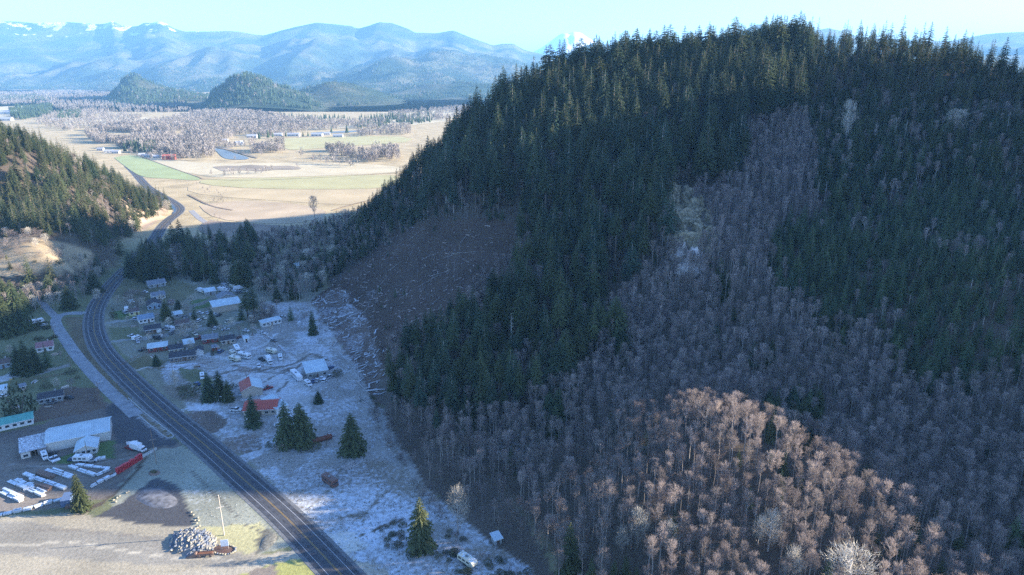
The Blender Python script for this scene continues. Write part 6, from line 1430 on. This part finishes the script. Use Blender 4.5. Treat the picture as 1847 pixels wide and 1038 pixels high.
HC = [(1066, 1052, 1002, 22), (1107, 1046, 1008, 20), (1127, 1052, 999, 26), (1146, 1062, 1018, 20), (1215, 960, 916, 20), (1330, 842, 810, 16), (1388, 836, 806, 14), (1411, 862, 813, 24), (1434, 812, 776, 18), (1453, 820, 774, 24), (1387, 800, 750, 20), (1557, 884, 837, 18), (1578, 1002, 950, 24), (1650, 982, 944, 20), (1648, 960, 925, 16), (1687, 950, 912, 18), (1692, 1052, 1008, 26), (1728, 990, 958, 22)]
for i, (px, py, ty, wp) in enumerate(HC): treeat(BRIGHT[i % 2], px, py, ty, wp, 'bright green conifer sticking out of the bare wood on the lower slope', hill=True, group='bright conifers dotted in the bare wood')
YB = [(MAPLE[0], 826, 962, 879, 46, 'round pale bare tree sunlit right of the broad conifer in the clearing'), (ALDER[2], 447, 694, 660, 30, 'reddish bare tree behind the barn with the red slope'), (MAPLE[1], 418, 591, 573, 15, 'small round bare tree in front of the tan barn yard'),
      (MAPLE[2], 331, 614, 584, 28, 'wide bare tree before the dull brown roofed house'), (MAPLE[0], 349, 602, 578, 22, 'bare tree right of the wide one before the dull brown roofed house'), (MAPLE[1], 270, 617, 602, 10, 'little bare tree before the brown ranch house'), (MAPLE[0], 316, 700, 668, 20, 'thin bare tree by the frosted verge near the ranch house'),
      (MAPLE[2], 235, 558, 532, 30, 'dark round bare tree nearest the highway bend')]
for pr, px, py, ty, wp, lb in YB: treeat(pr, px, py, ty, wp, lb, 'tree')
for i, (px, py, ty, wp) in enumerate([(213, 552, 533, 14), (240, 545, 522, 20), (258, 556, 536, 18), (292, 548, 530, 14), (312, 560, 540, 16), (336, 566, 545, 18), (345, 552, 532, 14), (296, 612, 596, 12), (306, 590, 572, 14), (356, 598, 582, 12), (384, 602, 586, 12), (398, 598, 584, 10), (230, 582, 570, 10), (432, 606, 588, 14), (458, 600, 584, 14), (344, 630, 612, 14), (130, 705, 684, 22), (104, 700, 682, 16), (20, 640, 622, 16), (110, 648, 634, 12), (488, 600, 584, 14), (176, 545, 520, 16), (500, 562, 540, 20), (478, 560, 536, 22)]):
    treeat([MAPLE[1], ALDER[0], MAPLE[2]][i % 3], px, py, ty, wp, 'small bare yard tree among the village houses and lawns', 'tree', group='bare yard trees of the village')
HB = [(1150, 990, 918, 40, 0, 'pale sunlit bare tree leftmost of three in the lower bare wood'), (1122, 1002, 948, 32, 1, 'small pale bare tree at the left of the three in the lower wood'), (1206, 1000, 938, 40, 2, 'pale branching bare tree right of the three in the lower wood'), (1385, 995, 922, 48, 0, 'big pale forked tree in the sunlit bare wood'), (1427, 1058, 984, 44, 1, 'pale leaning bare tree near the bottom of the sunlit wood'),
      (1525, 1085, 988, 100, 2, 'widest pale bare tree at the bottom of the sunlit wood'), (1366, 985, 930, 30, 1, 'pale bare tree just left of the big forked one'), (1524, 262, 178, 26, 0, 'pale white bare tree standing high in the mixed wood'), (1718, 250, 195, 40, 2, 'wide pale bare tree high in the mixed wood at right')]
for px, py, ty, wp, k, lb in HB: treeat(MAPLE[k], px, py, ty, wp, lb, 'tree', hill=True)
treeat(SNAG[0], 922, 640, 562, 12, 'tall grey dead snag in front of the dark conifers', 'tree', hill=True); treeat(SNAG[1], 768, 748, 678, 12, 'dead grey snag with stubby branches at the lower edge of the dark slope', 'tree', hill=True)
SH = [(36, 752, 684, 54, 'big rounded dark evergreen at the left edge above the green roofed barn'), (84, 700, 683, 20, 'dark bush behind the dark roofed home'), (345, 712, 690, 40, 'sprawling dark shrub left of the dark conifer trio'), (330, 702, 694, 24, 'low shrub by the road left of the sprawling one'), (386, 641, 628, 12, 'round dark bush on the lawn right of the ranch house'),
      (485, 807, 795, 12, 'round dark bush by the drive beside the short pole'), (567, 681, 669, 9, 'small bush against the workshop wall'), (609, 678, 664, 22, 'dark brush right of the workshop'), (420, 700, 690, 18, 'brush behind the dark conifer trio'), (128, 673, 664, 22, 'dark hedge bush at the lane corner'), (140, 683, 676, 10, 'small bush below the hedge at the lane corner'),
      (8, 655, 634, 26, 'bluish round bush at the left edge'), (120, 732, 726, 8, 'little dark bush on the brown lot'), (160, 724, 712, 20, 'brown thicket beside the pair of poles'), (205, 575, 553, 14, 'dark hedge by the lawn at the highway bend'), (508, 812, 800, 40, 'low brown thicket left of the great yard conifers'), (560, 808, 797, 44, 'low thicket at the foot of the rusty tank')]
for px, py, ty, wp, lb in SH: treeat(SHRUB[px % 2] if 'brown' not in lb else BRUSH[0], px, py, ty, wp, lb, 'bush', name='bush')
# ------------------------------------------------------------------ scrub, brambles and tufts
sc_items = []; rg4 = random.Random(12)
def scatter(poly, den, pr, h0, h1, wx=1.2, out=sc_items):
    gp = [G(*p) for p in poly]; x0, x1 = min(p.x for p in gp), max(p.x for p in gp); y0, y1 = min(p.y for p in gp), max(p.y for p in gp)
    n = int((x1-x0)*(y1-y0)*den); xx = np.random.uniform(x0, x1, n); yy = np.random.uniform(y0, y1, n); z = H(xx, yy); qx, qy, _ = P(xx, yy, z)
    nn = fbm(xx/5, yy/5, 3, 77)
    ok = inpoly(qx, qy, poly) & (nn > -.15)
    rr2 = np.array([[p.x, p.y] for p in rl[::3]])
    for x, y, zz_ in zip(xx[ok], yy[ok], z[ok]):
        if np.min(np.hypot(rr2[:, 0]-x, rr2[:, 1]-y)) < 6.5: continue
        out.append((rg4.choice(pr), x, y, zz_-.05, rg4.uniform(h0, h1), rg4.uniform(0, 6), wx*rg4.uniform(.8, 1.3)))
for poly, den, pr, h0, h1 in [
    ([(676, 962), (700, 935), (742, 938), (738, 980), (780, 1000), (840, 985), (840, 1000), (780, 1012), (730, 1005), (700, 995)], .22, SHRUB+BRUSH, 1, 2.4),
    ([(800, 950), (850, 960), (850, 1000), (810, 1000)], .1, SHRUB+BRUSH, 1, 2.5), ([(870, 1005), (930, 1010), (960, 1040), (880, 1045)], .2, SHRUB+BRUSH, 1, 2.5), ([(835, 1020), (870, 1022), (860, 1045), (820, 1040)], .15, SHRUB, 1, 2.2), ([(800, 1002), (832, 1000), (830, 1020), (806, 1018)], .15, SHRUB, 1, 2.0),
    ([(670, 880), (705, 885), (712, 912), (690, 905)], .15, SHRUB+BRUSH, .8, 1.6), ([(740, 860), (780, 880), (800, 940), (770, 930)], .12, BRUSH, 1.5, 4), ([(660, 735), (700, 745), (760, 850), (740, 860), (690, 800)], .10, BRUSH, 1.5, 4),
    ([(500, 800), (560, 785), (600, 798), (590, 812), (520, 812)], .10, BRUSH, .8, 1.8), ([(636, 700), (680, 700), (690, 735), (640, 725)], .06, BRUSH+SHRUB, .8, 1.8),
    ([(118, 578), (150, 576), (155, 605), (185, 660), (240, 720), (230, 725), (175, 668), (140, 622)], .06, BRUSH, .6, 1.4), ([(25, 586), (90, 582), (92, 592), (60, 600), (28, 600)], .22, SHRUB, 1.2, 2.6), ([(60, 612), (105, 606), (104, 614), (60, 618)], .2, SHRUB, 1, 1.8),
    ([(150, 715), (176, 712), (178, 728), (148, 730)], .15, BRUSH, 1, 2.2), ([(0, 775), (60, 770), (150, 745), (120, 770), (0, 800)], .03, BRUSH, .6, 1.2), ([(300, 560), (345, 560), (350, 600), (300, 600)], .02, SHRUB+BRUSH, 1, 2.5), ([(225, 530), (262, 528), (262, 556), (225, 558)], .08, BRUSH, 2.5, 5),
    ([(540, 555), (580, 560), (600, 600), (560, 610)], .05, BRUSH, 1.5, 3.5), ([(450, 555), (500, 560), (480, 585), (452, 585)], .12, BRUSH+MAPLE[:1], 3, 7)]:
    scatter(poly, den, pr, h0, h1)
mass('scrub_growth', sc_items, 'brambles and low brush around the clearings and field edges', 'scrub')
def tuft_geo(seed):
    rd = random.Random(seed); T = MB(); C = MB(); T.poly([(0, 0, 0), (.02, 0, .05), (-.02, 0, .05)])
    for k in range(16):
        a = rd.uniform(0, 6.28); r = rd.uniform(.1, .7); p = (math.cos(a)*r*.4, math.sin(a)*r*.4, 0); q = (math.cos(a)*r, math.sin(a)*r, rd.uniform(.5, 1.0)); s = .09
        C.poly([(p[0]-s*math.sin(a), p[1]+s*math.cos(a), 0), q, (p[0]+s*math.sin(a), p[1]-s*math.cos(a), 0)])
    return T, C
M_tuft = leafmat('dry_grass', (0.20, 0.16, 0.10), (0.34, 0.29, 0.21)); M_tuftf = leafmat('frosted_grass', (0.42, 0.43, 0.42), (0.6, 0.62, 0.62))
TUFT = [Proto('tuft', tuft_geo(1), M_tuft, M_tuft), Proto('tuft', tuft_geo(2), M_tuft, M_tuft)]; TUFTF = [Proto('frost_tuft', tuft_geo(3), M_tuftf, M_tuftf)]
tf = []
for poly, den, h0, h1, pr in [([(560, 845), (690, 830), (760, 868), (840, 940), (860, 1040), (650, 1040), (600, 985), (440, 838), (500, 812)], .55, .25, .6, TUFT+TUFTF+TUFTF), ([(480, 770), (560, 745), (640, 720), (690, 745), (750, 860), (560, 845)], .4, .25, .55, TUFT+TUFTF), ([(560, 600), (620, 640), (660, 700), (640, 740), (600, 700)], .4, .25, .6, TUFT+TUFTF+TUFTF),
                       ([(336, 746), (388, 743), (408, 768), (368, 780)], .8, .25, .5, TUFT+TUFTF), ([(400, 796), (470, 788), (474, 812), (430, 820)], .8, .25, .5, TUFT+TUFTF), ([(115, 575), (150, 575), (160, 620), (250, 732), (311, 786), (299, 789), (200, 700), (140, 630)], .7, .25, .5, TUFT), ([(262, 815), (340, 812), (480, 950), (380, 950), (330, 880)], .35, .2, .4, TUFT+TUFTF)]:
    scatter(poly, den, pr, h0, h1, 1.0, tf)
mass('grass_tufts', tf, 'dry and frosted grass tufts over the rough field', 'grass')
print('tufts', len(tf), 'scrub', len(sc_items))
N_YARD_CON, N_YARD_BARE = len([o for o in COL.objects if o.name.startswith('conifer') and not o.parent]), len([o for o in COL.objects if o.name.startswith('bare_tree') and not o.parent])
# ------------------------------------------------------------------ plant the hills: the largest 300 of a kind one by one, the rest as a mass
# the trees that stand out singly have a little room round them
SOLO = [gh(px, py) for px, py, *_ in HC]+[gh(h_[0], h_[1]) for h_ in HB]+[G(1026, 1052), G(826, 962), gh(922, 640), gh(768, 748)]
def roomy(it): return not any(abs(it[1]-p.x*it[2]/p.y) < 1.8 and -9 < it[2]-p.y < 2.0 for p in SOLO)
con = [it for it in con if roomy(it)]; bar = [it for it in bar if roomy(it)]
bigc, restc = split_big(con, 300-N_YARD_CON); bigb, restb = split_big(bar, 300-N_YARD_BARE)
bigc.sort(key=lambda i: (i[2], i[1])); bigb.sort(key=lambda i: (i[2], i[1]))
def place_words(it):
    a, b_, d = P(it[1], it[2], it[3]); a, b_ = float(a), float(b_)
    return a, b_
MARKS = [(922, 600, 'the tall grey snag'), (1245, 430, 'the rock crag'), (800, 470, 'the brown clearcut'), (768, 715, 'the stubby dead snag'), (1385, 955, 'the big forked pale tree'), (1165, 955, 'the three pale trees'),
  (1445, 790, 'the dark clump in the bare wood'), (1510, 600, 'the upper dark clump'), (826, 925, 'the round pale clearing tree'), (899, 983, 'the small grey shed'), (1026, 1000, 'the golden flanked conifer'), (1525, 1025, 'the widest pale tree'),
  (1524, 220, 'the white bare tree'), (1718, 225, 'the wide pale tree'), (1030, 75, 'the snow peak'), (1400, 45, 'the highest treetops'), (1670, 660, 'the right hand clump'), (1215, 935, 'the lone green conifer'), (1411, 840, 'the bright green conifer'), (300, 470, 'the highway conifers'),
  (195, 495, 'the road gap'), (100, 570, 'the lane junction'), (1120, 640, 'the little clump at the dark edge'), (725, 300, 'the left end of the ridge'), (100, 480, 'the tawny hill foot'), (240, 430, 'the left hill tip'), (30, 240, 'the bare hilltop'), (1650, 955, 'the pair of bright conifers'), (640, 790, 'the broad field conifer'), (1800, 560, 'the right edge plantation'), (1400, 330, 'the bare band')]
def lbl(it, kind):
    pr, x, y, z, h, rz, wx, zone = it; a, b_ = place_words(it); b_ = b_-h*.4*FPX/float(P(x, y, z)[2])
    size = ['very short', 'short', 'middling', 'tall', 'very tall'][min(4, int((h-5)/(7 if kind == 'conifer' else 3)))] if h > 5 else 'tiny'
    if kind == 'conifer': look = {'broad_conifer': 'bushy', 'crest_conifer': 'gappy', 'young_conifer': 'pointed', 'hill_conifer': 'olive'}.get(pr.name, 'slim' if wx < 1.2 else 'full')
    else: look = {'alder': 'slim bare' if wx < .98 else 'round bare', 'thin_tree': 'thin bare', 'spreading_tree': 'spreading bare', 'snag': 'dead', 'brush': 'bushy bare'}.get(pr.name, 'bare')
    d, mx_0, my_0, nm = min(((a-u)**2+(1.4*(b_-v))**2, u, v, nm) for u, v, nm in MARKS); d = d**.5
    dx, dy = a-mx_0, b_-my_0
    side = ('right of' if dx > 0 else 'left of') if abs(dx) > abs(dy)*2.2 else (('below' if dy > 0 else 'above') if abs(dy) > abs(dx)*2.2 else (('lower ' if dy > 0 else 'upper ')+('right of' if dx > 0 else 'left of')))
    near = 'touching' if d < 22 else ('close' if d < 55 else ('some way' if d < 110 else 'far'))
    lean = '' if kind == 'conifer' or abs(wx-1) < .08 else ''
    return '%s %s %s, %s %s %s' % (size, look, kind, 'right by' if near == 'touching' else near, '' if near == 'touching' else side, nm) if near == 'touching' else '%s %s %s %s %s %s' % (size, look, kind, near, side, nm)
for it in bigc:
    it[0].plant('conifer', (it[1], it[2], it[3]), it[4], it[5], lbl(it, 'conifer'), 'conifer', '%s %s' % ('dark' if it[7] != 'left' else 'lit', ZLAB[it[7]][0]), it[6])
for it in bigb:
    it[0].plant('bare_tree', (it[1], it[2], it[3]), it[4], it[5], lbl(it, 'tree'), 'tree', '%s %s' % ('dark' if it[7] != 'left' else 'lit', ZLAB[it[7]][0]), it[6])
mass('conifer_forest', restc, 'dark conifer forest covering both hills', 'forest')
mass('bare_woodland', restb, 'leafless greyish woodland on the lower slopes', 'woodland')
print('trees', len(con), len(bar), 'shown singly', len(bigc), len(bigb))
# ------------------------------------------------------------------ what shares a description is told apart by its place in the row
ORDN = 'first second third fourth fifth sixth seventh eighth ninth tenth eleventh twelfth thirteenth fourteenth fifteenth sixteenth seventeenth eighteenth nineteenth twentieth'.split()
def ordn(k):
    if k < 20: return ORDN[k]
    return ('twenty-' if k < 29 else 'thirty-')+ORDN[(k-20) % 10] if k not in (29,) else 'thirtieth'
by = {}
for o in COL.objects:
    if o.parent is None and o.get('label') and not o.get('kind'): by.setdefault(o['label'], []).append(o)
for lb_, os_ in by.items():
    if len(os_) < 2: continue
    def sx_(o):
        c_ = o.location if o.type == 'EMPTY' or o.location.length > 1 else Vector(o.data.vertices[0].co)
        return float(P(c_.x, c_.y, c_.z)[0])
    os_.sort(key=sx_)
    for k, o in enumerate(os_):
        nl = '%s, %s of these from left' % (lb_, ordn(k))
        if len(nl.split()) <= 16: o['label'] = nl
        else: o['label'] = ' '.join(('%s, %s from left' % (lb_, ordn(k))).split()[-16:])
